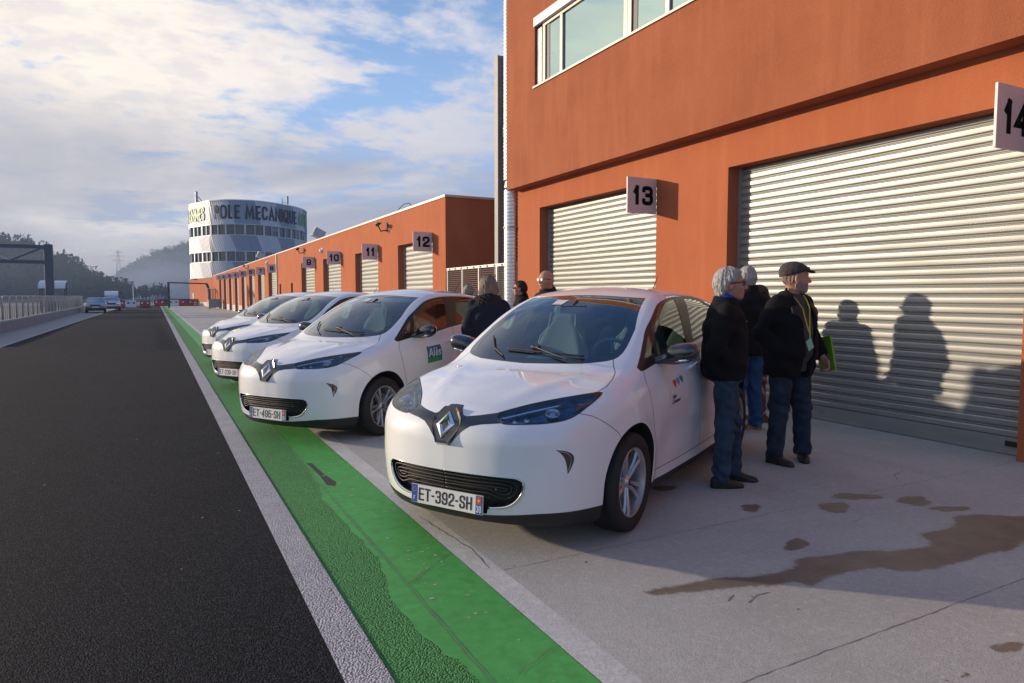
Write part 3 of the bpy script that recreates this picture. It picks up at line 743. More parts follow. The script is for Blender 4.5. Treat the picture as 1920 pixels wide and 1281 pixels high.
def build_car():
    t = thing('hatchback_car', 'x', 'car', (0, 0, 0), 0, 'white electric hatchbacks parked side by side at an angle')
    v, f, tt, n = piece(bV, bF, bT, bN, (0, 12, 13), 0.0)
    mats = [M_paint, M_valance, M_gap]; fm = np.where(tt == 12, 1, np.where(tt == 13, 2, 0))
    body = mesh_obj('body', v, f, mats, t, True, fm, n)
    v, f, tt, n = piece(bV, bF, bT, bN, (15,)); mesh_obj('bonnet', v, f, M_paint, t, True, None, n)
    for sd in ('left', 'right'):
        for tg in (16, 17):
            v, f, tt, n = piece(bV, bF, bT, bN, (tg,), mirror=sd); mesh_obj('door', v, f, M_paint, t, True, None, n)
        v, f, tt, n = piece(bV, bF, bT, bN, (7, 11), -.002, mirror=sd); tr = mesh_obj('window_trim', v, f, M_trim, t, True, None, n)
        for tg in (8, 9, 10):
            v, f, tt, n = piece(bV, bF, bT, bN, (tg,), -.004, mirror=sd); mesh_obj('side_window', v, f, M_glass_s, t, True, None, n)
        v, f, tt, n = piece(bV, bF, bT, bN, (1,), .001, mirror=sd); hl = mesh_obj('headlight', v, f, M_lens, t, True, None, n)
        v, f, tt, n = piece(bV, bF, bT, bN, (1,), -.04, mirror=sd)
        bv, bf = border(v + n*.04, f, n, .045); k = len(v)
        mesh_obj('reflector', np.concatenate([v, np.array(bv)]), f + [[a + k for a in q] for q in bf], M_lampin, hl, True)
        sg = 1 if sd == 'left' else -1
        Q = solve_axis([(.560, 0, .808), (.60, 0, .835), (.37, 0, .775)], 1, -.1, 1.3); nn = car_n(Q)
        d = MB()
        c0 = Vector(Q[0]) - Vector(nn[0]) * .012; a = Vector(nn[0])
        T = Matrix.Translation(c0) @ a.to_track_quat('Z', 'Y').to_matrix().to_4x4()
        def lt(mb, pr, N_=24, m=0):
            k0 = len(mb.V); mb.lathe(pr, N_, m=m)
            for i in range(k0, len(mb.V)): p = T @ Vector(mb.V[i]); mb.V[i] = (p.x * sg, p.y, p.z)
        lt(d, [(.034, -.012), (.044, .0), (.041, .006), (.034, .0)]); lt(d, [(0, .006), (.018, .002), (.029, -.006), (.034, -.016)], m=1)
        d.build('projector', [M_chrome, M_wglass], hl, smooth=True)
        d = MB(); P_ = smooth_line([(.325,.785),(.38,.802),(.47,.826),(.56,.848)], 4); Q2 = np.array([(p[0], 0, p[1]) for p in P_]); Q2 = solve_axis(Q2, 1, -.1, 1.3); Q2 = Q2 - car_n(Q2) * .02; Q2[:, 0] *= sg
        d.tube([tuple(q) for q in Q2], .008, 6); P_ = smooth_line([(.345,.762),(.318,.775),(.33,.79)], 4)
        Q2 = np.array([(p[0], 0, p[1]) for p in P_]); Q2 = solve_axis(Q2, 1, -.1, 1.3); Q2 = Q2 - car_n(Q2) * .012; Q2[:, 0] *= sg; d.tube([tuple(q) for q in Q2], .004, 6)
        d.build('light_bar', M_chrome, hl, smooth=True)
        d = MB()
        for (px, pz, r_) in ((.655, .850, .020), (.455, .780, .016), (.40, .772, .013)):
            q_ = solve_axis([(px, 0, pz)], 1, -.1, 1.3); n_ = car_n(q_)[0]; c_ = Vector(q_[0]) - Vector(n_) * .022
            T = Matrix.Translation(c_) @ Vector(n_).to_track_quat('Z', 'Y').to_matrix().to_4x4(); lt(d, [(r_, .004), (r_*.8, -.008), (r_*.3, -.014), (0, -.014)], 16)
        d.build('bowl', M_chrome, hl, smooth=True)
        rim_ = [(x_, z_) for x_, z_ in O_hl] + [O_hl[0]]
        Qr = solve_axis(np.array([(p_[0], 0, p_[1]) for p_ in rim_]), 1, -.1, 1.3); Qr = Qr - car_n(Qr) * .002; Qr[:, 0] *= sg
        d = MB(); d.tube([tuple(q_) for q_ in Qr[:-1]], .0045, 6, closed=True); d.build('bezel', M_valance, hl, smooth=True)
        d = MB(); P_ = [(.64,.850),(.695,.880),(.70,.862),(.66,.825)]; Q2 = solve_axis(np.array([(p[0], 0, p[1]) for p in P_]), 1, -.1, 1.3); Q2 = Q2 - car_n(Q2) * .022; Q2[:, 0] *= sg
        d.add([tuple(q) for q in Q2], [(0,1,2,3)]); d.build('indicator', M_amber, hl)
        v, f, tt, n = piece(bV, bF, bT, bN, (4,), -.001, mirror=sd); dl = mesh_obj('daytime_lamp', v, f, M_gloss, t, True, None, n)
        d = MB(); P_ = smooth_line([(.648,.606),(.680,.594),(.695,.568),(.695,.53),(.688,.490)], 5); Q2 = solve_axis(np.array([(p[0], 0, p[1]) for p in P_]), 1, -.1, 1.3); Q2[:, 0] *= sg
        d.tube([tuple(q) for q in Q2], .0035, 6); d.build('light_strip', M_brake, dl, smooth=True)
        # arch liner
        for yc in (WB_F, WB_R):
            d = MB(); V = []; N_ = 24
            for i in range(N_ + 1):
                a = math.pi * (-.15 + 1.3 * i / N_)
                yy, zz = yc + .352*math.cos(a), .335 + .352*math.sin(a)
                V += [(sg*.88, yy, zz), (sg*.50, yy, zz), (sg*.50, yc, .3)]
            # pull the outer rim on to the body skin
            for i in range(N_ + 1):
                yy, zz = V[3*i][1], V[3*i][2]; q = solve_axis([(0, yy, max(zz, .16))], 0, 1.0, .3)[0]; V[3*i] = (sg * (q[0] - .001), yy, zz)
            d.add(V, [(3*i+j, 3*(i+1)+j, 3*(i+1)+j+1, 3*i+j+1) for i in range(N_) for j in range(2)])
            d.build('arch_liner', M_valance, t, smooth=True)
        # door mirror
        d = MB(); mc = Vector((.915, 1.49, 1.075))
        Pm = []; 
        def mf(P): 
            q = P - np.array(mc); r = np.array([.135, .088, .072])
            b = np.power(np.abs(q[:,0]/.132), 2.6) + np.power(np.abs((q[:,1] + .10*np.abs(q[:,0]+.1))/.080), 2.4) + np.power(np.abs((q[:,2] - .18*(q[:,0]))/.073), 2.4)
            e = (np.power(b, 1/2.5) - 1) * .07
            arm = capsule(P, (.74, 1.42, 1.02), (.86, 1.46, 1.045), .030, .026)
            return smin(e, arm, .03)
        vm, fm_ = nets(mf, (.68, 1.30, .94), (1.09, 1.66, 1.20), .011)
        vm[:, 0] *= sg
        fm_ = fm_ if sg > 0 else fm_[:, ::-1]
        mo = mesh_obj('door_mirror', vm, fm_, M_gloss, t, True)
        d = MB(); d.tube([(sg*.90, 1.412, 1.027), (sg*.965, 1.418, 1.036), (sg*1.02, 1.445, 1.052)], [.006, .014, .007], 8); d.build('indicator_strip', M_chrome, mo, smooth=True)
        # door handles
        for (y0, y1, z0, z1) in ((2.00, 2.165, .925, .938),):
            d = MB(); Q2 = solve_axis([(0, y0, z0), (0, (y0+y1)/2, (z0+z1)/2), (0, y1, z1)], 0, 1.0, .3); nn = car_n(Q2); pts = [Q2[0]-nn[0]*.004, Q2[0]+nn[0]*.018, Q2[1]+nn[1]*.028, Q2[2]+nn[2]*.02, Q2[2]-nn[2]*.004]
            d.tube([(p[0]*sg, p[1], p[2]) for p in pts], [.012, .013, .012, .014, .010], 10); d.build('door_handle', M_paint, t, smooth=True)
    v, f, tt, n = piece(bV, bF, bT, bN, (5,), -.002); ws = mesh_obj('windscreen_surround', v, f, M_gloss, t, True, None, n)
    v, f, tt, n = piece(bV, bF, bT, bN, (6,), -.003); ws = mesh_obj('windscreen', v, f, M_glass_w, t, True, None, n)
    d = MB(); Q2 = solve_axis([(-.10, 0, 1.405), (-.19, 0, 1.405), (-.19, 0, 1.44), (-.08, 0, 1.44)], 1, .5, 2.4); nn = car_n(Q2); Q2 += nn * .0015
    d.add([tuple(q) for q in Q2], [(0,1,2,3)]); d.build('sticker', M_plate, ws)
    # inner lining of roof, pillars and doors
    sel = np.array([(bT[i] in (0, 5, 7, 11, 16, 17)) and (bV[bF[i]].mean(0)[2] > .62) and (bV[bF[i]].mean(0)[1] > 1.05) for i in range(len(bF))]); T2 = np.where(sel, 1, 0)
    v, f, tt, n = piece(bV, bF, T2, bN, (1,), -.022, flip=True); mesh_obj('cabin_lining', v, f, M_int, t, True, None, n)
    # front mask and emblem
    v, f, tt, n = piece(bV, bF, bT, bN, (2,), .001); mk = mesh_obj('front_mask', v, f, M_gloss, t, True, None, n)
    T = Matrix.Translation((0, .022, .722)) @ Matrix.Rotation(R_(90 - 27), 4, 'X')
    hexo = [(0,.114),(.042,.112),(.062,.090),(.094,.045),(.100,.010),(.090,-.035),(.042,-.112),(-.042,-.112),(-.090,-.035),(-.100,.010),(-.094,.045),(-.062,.090),(-.042,.112)]
    d = MB(); hexi = [(x*.86, y*.88) for x, y in hexo]; hexb = [(x*1.06, y*1.05) for x, y in hexo]; K = len(hexo)
    V = [T @ Vector((x, y, -.045)) for x, y in hexb] + [T @ Vector((x, y, .006)) for x, y in hexo] + [T @ Vector((x, y, .002)) for x, y in hexi]
    d.add(V, [(i, (i+1)%K, K+(i+1)%K, K+i) for i in range(K)] + [(K+i, K+(i+1)%K, 2*K+(i+1)%K, 2*K+i) for i in range(K)] + [tuple(range(2*K, 3*K))]); d.build('emblem_surround', M_gloss, mk)
    d = MB(); o4 = [(.005,.086),(.067,.005),(-.005,-.086),(-.067,-.005)]; i4 = [(.001,.040),(.020,.001),(-.001,-.040),(-.020,-.001)]; m4 = [(.003,.064),(.040,.003),(-.003,-.064),(-.040,-.003)]
    V = [T @ Vector((x, y, .002)) for x, y in o4] + [T @ Vector((x, y, .010)) for x, y in [(p[0]*.97, p[1]*.97) for p in o4]] + [T @ Vector((x, y, .017)) for x, y in m4] + [T @ Vector((x - .004, y, .004)) for x, y in i4]
    d.add(V, [(r*4+i, r*4+(i+1)%4, (r+1)*4+(i+1)%4, (r+1)*4+i) for r in range(3) for i in range(4)]); d.build('emblem', M_chrome, mk)
    # lower grille
    v, f, tt, n = piece(bV, bF, bT, bN, (3,), -.045); bv, bf = border(v + n*.045, f, n, .05); k = len(v)
    gr = mesh_obj('grille', np.concatenate([v, np.array(bv)]), f + [[a + k for a in q] for q in bf], M_black, t, True)
    d = MB()
    def both(line, r, off, mb=d):
        for sg in (1, -1):
            k0 = len(mb.V); surf_tube(mb, line, 1, r, off, 6)
            if sg < 0:
                for i in range(k0, len(mb.V)): mb.V[i] = (-mb.V[i][0], mb.V[i][1], mb.V[i][2])
    both(smooth_line([(0,.437),(.30,.437),(.415,.432),(.448,.415),(.450,.38),(.425,.345),(.385,.325),(.34,.335),(.29,.352),(.20,.353),(0,.353)], 3), .005, -.012)
    both(smooth_line([(0,.415),(.30,.415),(.40,.408),(.420,.392),(.415,.365),(.385,.352),(.34,.358),(.27,.378),(0,.378)], 3), .005, -.012)
    both(smooth_line([(0,.396),(.37,.390),(.390,.380),(.37,.372),(.33,.380)], 3), .0045, -.012)
    both([(0,.325),(.30,.322)], .004, -.018); both([(0,.298),(.27,.296)], .004, -.018)
    d.build('slat', M_valance, gr, smooth=True)
    d = MB(); both(smooth_line([(0,.461),(.22,.461),(.42,.457),(.462,.450),(.486,.431),(.490,.405),(.478,.363),(.439,.315)], 4), .0035, .001, d)
    both(smooth_line([(.484,.425),(.487,.400),(.474,.358),(.435,.309),(.388,.282),(.322,.269),(.28,.268)], 4), (.004, .011), -.002, d); d.build('chrome_surround', M_chrome, gr, smooth=True)
    # plate
    T = Matrix.Translation((0, .012, .283)) @ Matrix.Rotation(R_(90 - 4), 4, 'X')
    pl = MB(); pl.box((-.26, -.055, -.012), (.26, .055, 0), 0, T); pl.box((-.258, -.053, .0004), (-.216, .053, .0012), 1, T); pl.box((.214, -.053, .0004), (.258, .053, .0012), 1, T)
    pl.box((.220, .004, .0014), (.252, .047, .0020), 2, T)
    sta = [(.236 + (.012 if k % 2 == 0 else .006) * math.cos(math.pi*k/4), .025 + (.014 if k % 2 == 0 else .007) * math.sin(math.pi*k/4)) for k in range(8)]
    pl.prism(sta, (.0022, .0026), T, 3)
    plo = pl.build('number_plate', [M_plate, M_blue, M_rred, M_yel], t); bevel(plo, .0015, 1)
    for r_s in range(12): pass
    st = MB()
    for k in range(12): a = math.pi*2*k/12; x, y = -.237 + .013*math.cos(a), .025 + .013*math.sin(a); st.prism([(x + .0022*math.cos(b), y + .0022*math.sin(b)) for b in (0, 1.57, 3.14, 4.71)], (.0013, .0018), T)
    st.build('plate_star', M_yel, plo)
    sm = MB(); lettering(sm, 'F', lambda a, b, e: T @ Vector((-.243 + a, -.040 + b, .0013 + e)), .013, .026, .004, .003, .004, th=.0006); lettering(sm, '30', lambda a, b, e: T @ Vector((.2195 + a, -.044 + b, .0013 + e)), .0145, .040, .0045, .006, .004, th=.0006); sm.build('plate_region', M_plate, plo)
    # wipers
    d = MB(); surf_tube(d, [(-.22,1.088),(-.05,1.082),(.18,1.068),(.40,1.058)], 1, .007, .012, 6); surf_tube(d, [(-.02,1.100),(.05,1.095)], 1, .016, .016, 6); surf_tube(d, [(.02,1.095),(.30,1.035),(.42,1.022)], 1, .008, .02, 6); d.build('wiper', M_valance, t, smooth=True)
    d = MB(); surf_tube(d, [(-.20,1.04),(-.34,1.085),(-.46,1.16)], 1, .007, .012, 6)
    d.build('wiper', M_valance, t, smooth=True)
    d = MB(); d.tube([(.0, 3.35, 1.47), (-.0, 3.38, 1.53), (0, 3.52, 1.68)], [.009, .006, .002], 6); d.lathe([(.028, 0), (.022, .018), (0, .022)], 12, c=(0, 3.35, 1.475)); d.build('aerial', M_black, t)
    # cabin: dashboard, wheel, seats, inner mirror
    d = MB(); Vd = []
    for i in range(13):
        x = -.62 + 1.24 * i / 12; b = .02 * math.sin(i * 1.1); Vd += [(x, 1.02 + .30 * (abs(x)/.66)**2.2, 1.0), (x, 1.35, 1.005 + b*.3), (x, 1.62, .985 + b*.5), (x, 1.66, .88), (x, 1.60, .6)]
    d.add(Vd, [(5*i+j, 5*i+j+1, 5*(i+1)+j+1, 5*(i+1)+j) for i in range(12) for j in range(4)]); d.build('dashboard', M_int, t, smooth=True)
    d = MB(); c = Vector((.36, 1.66, .985)); ax = Vector((0, .80, .42)).normalized()
    u = Vector((1, 0, 0)); w2 = ax.cross(u); d.tube([c + u*.185*math.cos(a) + w2*.185*math.sin(a) for a in [2*math.pi*k/36 for k in range(36)]], .016, 8, closed=True)
    for a in (0, math.pi, -math.pi/2): d.tube([c - ax*.03, c + u*.18*math.cos(a) + w2*.18*math.sin(a)], .013, 6)
    d.lathe([(0,.03),(.05,.028),(.075,.01),(.075,-.02)], 16, c=(0,0,0)); k0 = len(d.V) - 64
    TT = Matrix.Translation(c - ax*.03) @ (-ax).to_track_quat('Z', 'Y').to_matrix().to_4x4()
    for i in range(k0, len(d.V)): d.V[i] = tuple(TT @ Vector(d.V[i]))
    d.build('steering_wheel', M_pale, t, smooth=True)
    for sx in (.36, -.36):
        def sf(P):
            q = P - np.array([sx, 0, 0]); x = np.abs(q[:, 0])
            zc = q[:, 2]; wd_ = np.interp(zc, [.5, .7, 1.0, 1.18, 1.25, 1.38, 1.42], [.24, .25, .235, .17, .125, .115, .08]); ym = 2.02 + (zc - .6) * .30
            back = smax(smax(x - wd_, np.abs(q[:, 1] - ym) - (.06 + .03 * np.clip(x / .24, 0, 1)**2), .06), np.maximum(zc - 1.415, .45 - zc), .05)
            cush = smax(smax(x - .25, np.abs(q[:, 1] - 1.85) - .25, .06), np.abs(zc - .56) - .08, .06)
            return smin(back, cush, .04)
        vv, ff = nets(sf, (sx - .3, 1.55, .40), (sx + .3, 2.45, 1.5), .018); so = mesh_obj('front_seat', vv, ff, M_seat, t, True)
        d = MB(); d.tube([(sx + .22, 2.06, .75), (sx + .235, 2.09, .95), (sx + .20, 2.13, 1.12), (sx + .13, 2.15, 1.20), (sx + .118, 2.18, 1.33)], .012, 6); d.tube([(sx - .22, 2.06, .75), (sx - .235, 2.09, .95), (sx - .20, 2.13, 1.12), (sx - .13, 2.15, 1.20), (sx - .118, 2.18, 1.33)], .012, 6); d.build('seat_piping', M_pale, so, smooth=True)
    def rf(P):
        x = np.abs(P[:, 0]); hz = .95 + .22 * np.exp(-((x - .36)/.12)**4); return smax(smax(x - .64, np.abs(P[:, 1] - 3.05 - (P[:, 2] - .7)*.3) - .07, .05), np.maximum(P[:, 2] - hz, .5 - P[:, 2]), .05)
    vv, ff = nets(rf, (-.7, 2.8, .45), (.7, 3.5, 1.25), .03); mesh_obj('rear_seat', vv, ff, M_seat, t, True)
    d = MB(); d.box((-.10, 1.62, 1.335), (.13, 1.645, 1.40)); d.tube([(0, 1.64, 1.40), (0, 1.72, 1.44)], .012, 6); bevel(d.build('rear_view_mirror', M_gloss, t), .01)
    d = MB(); d.lathe([(0,.0),(.14,.002),(.15,-.006)], 24, c=(-.10, 1.40, 1.018)); d.build('parking_disc', M_plate, t, smooth=True)
    d = MB(); d.box((-.62, .5, .17), (.62, 3.6, .22)); d.build('underfloor', M_black, t)
    for x, y in ((.745, WB_F), (.745, WB_R), (-.745, WB_F), (-.745, WB_R)): build_wheel(t, x, y)
    d = MB(); d.bar((0, 4.087, 0), (0, 4.087, 0.001), .001, .001)
    for sg in (1, -1):
        Q2 = solve_axis([(sg*.70, 0, 1.08), (sg*.74, 0, .98), (sg*.73, 0, .86), (sg*.60, 0, .88), (sg*.58, 0, .98), (sg*.62, 0, 1.07)], 1, 4.4, 3.0); Q2[:, 1] += .004
        d2 = MB(); d2.add([tuple(q) for q in Q2], [tuple(range(6))]); d2.build('tail_light', mat('red_lens', (.30, .01, .01), .2, coat=1), t)
    return t
def plate_text(root, s):
    T = Matrix.Translation((0, .012, .283)) @ Matrix.Rotation(R_(90 - 4), 4, 'X')
    pl = [ch for ch in kids[root.name] if ch.name.startswith('number_plate')][0]
    d = MB(); lettering(d, s, lambda a, b, e: T @ Vector((-.205 + a, -.038 + b, .0005 + e)), .040, .076, .0105, .016, .0085, 0, {'-': .55, 'T': 1.0}, th=.0012)
    d.build('plate_number', M_black, pl)
def on_side(u, v, off):
    q = solve_axis([(0, u, v)], 0, 1.0, .3)[0]; n = car_n([q])[0]; return (q[0] + n[0]*off, q[1], q[2] + n[2]*off)
def side_patch(mb, y0, y1, z0, z1, off, m, slant=.0, N_=6):
    P_ = []
    for i in range(N_+1):
        for j in range(N_+1): P_.append((0, y0 + (y1-y0)*i/N_, z0 + (z1-z0)*j/N_ + slant*i/N_))
    Q = solve_axis(P_, 0, 1.0, .3); Q = Q + car_n(Q) * off
    mb.add([tuple(q) for q in Q], [(i*(N_+1)+j, (i+1)*(N_+1)+j, (i+1)*(N_+1)+j+1, i*(N_+1)+j+1) for i in range(N_) for j in range(N_)], m)
def side_text(mb, s, size, y, z, off, m, shear=0.0, bold=0.0, slant=.0):
    V, F = text_mesh(s, size, shear, bold, 'LEFT')
    P_ = [(0, y + p[0], z + p[1] + slant * p[0]) for p in V]; Q = solve_axis(P_, 0, 1.0, .3); Q = Q + car_n(Q) * off
    mb.add([tuple(q) for q in Q], [tuple(f) for f in F], m)
car1 = build_car(); index_kids()
poses = [(1.472, 3.706, 59.35), (.96, 7.27, 57.0), (.97, 11.55, 58.0), (1.05, 15.75, 58.5)]
labels = ['white hatchback nearest the camera, plate ET-392-SH, three hearts sticker on its door', 'second white hatchback from the camera, plate ET-495-SH, blue and green sticker on its door', 'third white hatchback from the camera, plate ET-230-SH, nose over the green strip', 'farthest white hatchback of the parked row, mostly hidden behind the third']
cars = [car1] + [copy_tree(car1) for _ in range(3)]
index_kids()
for c_, (x, y, a), lb, pt in zip(cars, poses, labels, ('ET-392-SH', 'ET-495-SH', 'ET-230-SH', 'ET-271-SH')):
    c_.location = (x, y, .006); c_.rotation_euler = (0, 0, -R_(a)); c_['label'] = lb; plate_text(c_, pt)
door1 = [k for k in kids[cars[0].name] if k.name.startswith('door') and not k.name.startswith('door_')][0]
d = MB(); side_patch(d, 1.50, 1.90, .69, .885, .0015, 0, .03); d.build('door_sticker', mat('sticker_backing', (.68, .69, .73), .35), cars[0])
M_st = [mat('sticker_red', (.60, .04, .03), .5), mat('sticker_blue', (.08, .35, .62), .5), mat('sticker_green', (.03, .30, .10), .5), mat('sticker_ink', (.02, .02, .03), .5), mat('sticker_dark_blue', (.02, .10, .30), .4), M_plate]
d = MB()
for k in range(3):
    cy, cz, s = 1.62 + .078*k, .850 + .008*k, .032; pts = [(16*math.sin(a)**3/16*s, (13*math.cos(a)-5*math.cos(2*a)-2*math.cos(3*a)-math.cos(4*a))/16*s) for a in [2*math.pi*i/24 for i in range(24)]]
    Q = solve_axis([(0, cy + p[0], cz + p[1]*1.1) for p in pts], 0, 1.0, .3) + np.array([.0035, 0, 0]); h_ = MB(); h_.add([tuple(q) for q in Q], [tuple(range(24))]); h_.build('heart', M_st[k], cars[0])
side_text(d, 'Alès', .045, 1.545, .742, .003, 3, .25, .0008, .05); side_text(d, 'Cévennes', .045, 1.535, .706, .003, 3, .25, .0008, .05)
d.build('sticker_print', M_st, cars[0])
d = MB(); side_patch(d, 1.60, 1.88, .70, .885, .0015, 4, .02); side_patch(d, 1.60, 1.86, .70, .755, .0025, 2, .02); side_text(d, 'Alès', .135, 1.618, .772, .007, 5, .15, .0028, .06)
q = solve_axis([(0, 1.64, .80), (0, 1.60, .82), (0, 1.62, .90), (0, 1.67, .86)], 0, 1.0, .3) + np.array([.0045, 0, 0]); d.add([tuple(p) for p in q], [(0,1,2,3)], 2)
d.build('door_sticker', M_st, cars[1])
# ------------------------------------------------------------------ ground, lane and apron
def sheet(name, pts, z, m, kind='structure', sub=0):
    V = [(x, y, z) for x, y in pts]
    bm = bmesh.new(); vs = [bm.verts.new(v) for v in V]; f = bm.faces.new(vs)
    if f.normal.z < 0: f.normal_flip()
    bm.normal_update()
    if f.normal.z < 0: bmesh.ops.reverse_faces(bm, faces=[f])
    bmesh.ops.triangulate(bm, faces=bm.faces[:])
    me = bpy.data.meshes.new(name); bm.to_mesh(me); bm.free(); me.materials.append(m)
    o = bpy.data.objects.new(name, me); C.objects.link(o); o['kind'] = kind; return o
def strip(name, x0, x1, y0, y1, z, m): return sheet(name, [(x0,y0),(x1,y0),(x1,y1),(x0,y1)], z, m)
sheet('ground', [(-900,-300),(900,-300),(900,1500),(-900,1500)], -.03, M_ground)
strip('lane', -4.0, .63, -30, 118, 0.0, M_asphalt)
sheet('track', [(-60,118),(1.2,118),(1.2,121),(-60,150)], 0.0, M_asphalt)
strip('verge', -6.6, -4.10, -30, 112, 0.0, mat('verge_concrete', (.30, .27, .24), .9, var=.12, vscale=1.5, bump=.3))
strip('edge_line', -4.10, -3.98, -30, 112, .004, M_whiteline)
strip('edge_line', .60, .77, -30, 119, .004, M_whiteline)
strip('gutter', .77, 1.47, -30, 108, -.002, M_green_r)
strip('gutter', .77, 1.47, 108, 119, -.002, M_conc)
# smooth green paint lies over the concrete channel and laps raggedly on to the asphalt
rg = random.Random(3); edge = []
y = -4.0; off = 0
while y < 108:
    keys = [(-4,1.03),(2.36,1.06),(2.75,1.0),(3.2,.975),(3.45,1.03),(3.65,1.075),(4.3,1.06),(5.04,1.03),(5.4,1.10),(6.39,1.12),(9.8,1.13),(16,1.12),(108,1.12)]
    b = np.interp(y, [k[0] for k in keys], [k[1] for k in keys])
    off = off * .6 + rg.gauss(0, .006)
    edge.append((b + off, y)); y += .035 if y < 12 else (.12 if y < 30 else .8)
sheet('painted_channel', edge[::1] + [(1.475, 108), (1.475, -4)], .0002, M_green_s)
strip('kerb', 1.475, 1.62, -30, 119, .0030, M_kerb)
strip('apron', 1.62, 7.2, -30, .9, .003, M_conc)
strip('apron', 1.62, 7.2, 6.3, 119, .003, M_conc)
strip('apron', 7.2, 16, 12.88, 16.9, .003, M_conc)
jm = mat('joint_filler', (.17, .16, .15), .95)
jb = MB()
def crack(pts, w, z=.0040, seed=1, jit=.006):
    r = random.Random(seed); P2 = []
    for (a, b) in zip(pts[:-1], pts[1:]):
        L = math.dist(a, b); n = max(2, int(L / .05))
        for i in range(n): t = i / n; P2.append((a[0]+(b[0]-a[0])*t + r.gauss(0,jit), a[1]+(b[1]-a[1])*t + r.gauss(0,jit), w * r.uniform(.35, 1.3)))
    P2.append((*pts[-1], w * .5)); V = []
    for i, (x, y, ww) in enumerate(P2):
        q = P2[min(i+1, len(P2)-1)]; p = P2[max(i-1, 0)]; d = Vector((q[0]-p[0], q[1]-p[1])).normalized()
        V += [(x - d.y*ww/2, y + d.x*ww/2, z), (x + d.y*ww/2, y - d.x*ww/2, z)]
    jb.add(V, [(2*i, 2*i+1, 2*i+3, 2*i+2) for i in range(len(P2) - 1)])
for k, yj in enumerate([1.87, 3.26, 5.3, 9.6, 14.2, 19, 24, 30, 36, 42, 50, 60]):
    crack([(1.63, yj - .02), (6.9, yj + .06)], .0045, seed=k, jit=.002)
crack([(1.10, -1), (1.105, 5), (1.16, 10), (1.16, 20)], .007, seed=40, jit=.0015)
crack([(1.12, 3.32), (1.46, 3.62)], .006, seed=41); crack([(1.22, 2.3), (1.44, 2.42)], .004, seed=42)
crack([(2.42, 2.40), (2.50, 2.44)], .011, seed=43, jit=.002); crack([(2.50, 2.34), (2.60, 2.385), (2.68, 2.38)], .012, seed=44, jit=.002)
crack([(5.2, 3.35), (5.35, 3.5), (5.6, 3.6)], .008, seed=45); crack([(4.0, 2.9), (4.15, 2.92)], .006, seed=46)
crack([(1.53, 4.3), (1.60, 3.6), (1.57, 3.3)], .008, seed=47, jit=.004)
r_ = random.Random(11)
for k in range(150):      # grit, chips and leaf crumbs
    x, y = r_.uniform(1.65, 6.6), r_.uniform(1.2, 7); s = r_.uniform(.004, .014)
    a = r_.uniform(0, 3); jb.add([(x + math.cos(a+i*1.57)*s*(1 if i%2 else .5), y + math.sin(a+i*1.57)*s*(1 if i%2 else .5), .0041) for i in range(4)], [(0,1,2,3)])
o = jb.build('joint_line', jm); o['kind'] = 'structure'
chips = MB()
for k in range(70):       # worn spots where the green paint has come off
    x, y = r_.uniform(1.15, 1.47), r_.uniform(1.8, 9); s = r_.uniform(.004, .018); a = r_.uniform(0, 3); n = 6
    chips.add([(x + math.cos(a+i*6.28/n)*s*r_.uniform(.5,1.2), y + math.sin(a+i*6.28/n)*s*.8*r_.uniform(.4,1.2), .0012) for i in range(n)], [tuple(range(n))])
for k in range(26):
    x, y = r_.uniform(-3.5, .5), r_.uniform(2.4, 9); s = r_.uniform(.003, .010); a = r_.uniform(0, 3); n = 5
    chips.add([(x + math.cos(a+i*6.28/n)*s, y + math.sin(a+i*6.28/n)*s, .0008) for i in range(n)], [tuple(range(n))])
o = chips.build('paint_chip', mat('worn_spot', (.40, .36, .33), .9)); o['kind'] = 'structure'
sheet('asphalt_patch', [(1.145,6.2),(1.19,6.15),(1.20,5.75),(1.235,5.42),(1.20,5.32),(1.15,5.38),(1.16,5.7)], .0010, mat('bare_asphalt', (.05,.045,.045), .95, bump=.6))
# wet patches on the concrete
def ragged(pts, amp, seed, n=5):
    r = random.Random(seed); out = []
    K = len(pts)
    for i in range(K):
        a, b = Vector(pts[i]), Vector(pts[(i+1) % K]); p0 = Vector(pts[i-1]); p3 = Vector(pts[(i+2) % K])
        for k in range(n):
            t = k / n
            q = .5*((2*a) + (b-p0)*t + (2*p0-5*a+4*b-p3)*t*t + (3*a-p0-3*b+p3)*t**3)
            out.append((q.x + r.gauss(0, amp), q.y + r.gauss(0, amp)))
    return out
pud = [(2.13,2.68),(2.155,2.60),(2.32,2.556),(2.60,2.477),(2.755,2.418),(2.888,2.40),(2.935,2.325),(3.116,2.358),(3.418,2.33),(3.567,2.205),(3.86,2.169),(4.253,2.16),(4.47,2.143),(5.12,2.30),(5.4,2.40),(5.12,2.465),(4.95,2.59),(4.725,2.668),(4.491,2.549),(4.184,2.563),(4.068,2.426),(3.823,2.446),(3.643,2.52),(3.561,2.562),(3.368,2.587),(3.161,2.631),(3.054,2.558),(2.828,2.553),(2.577,2.642),(2.38,2.661)]
PUD = ragged(pud, .004, 5)
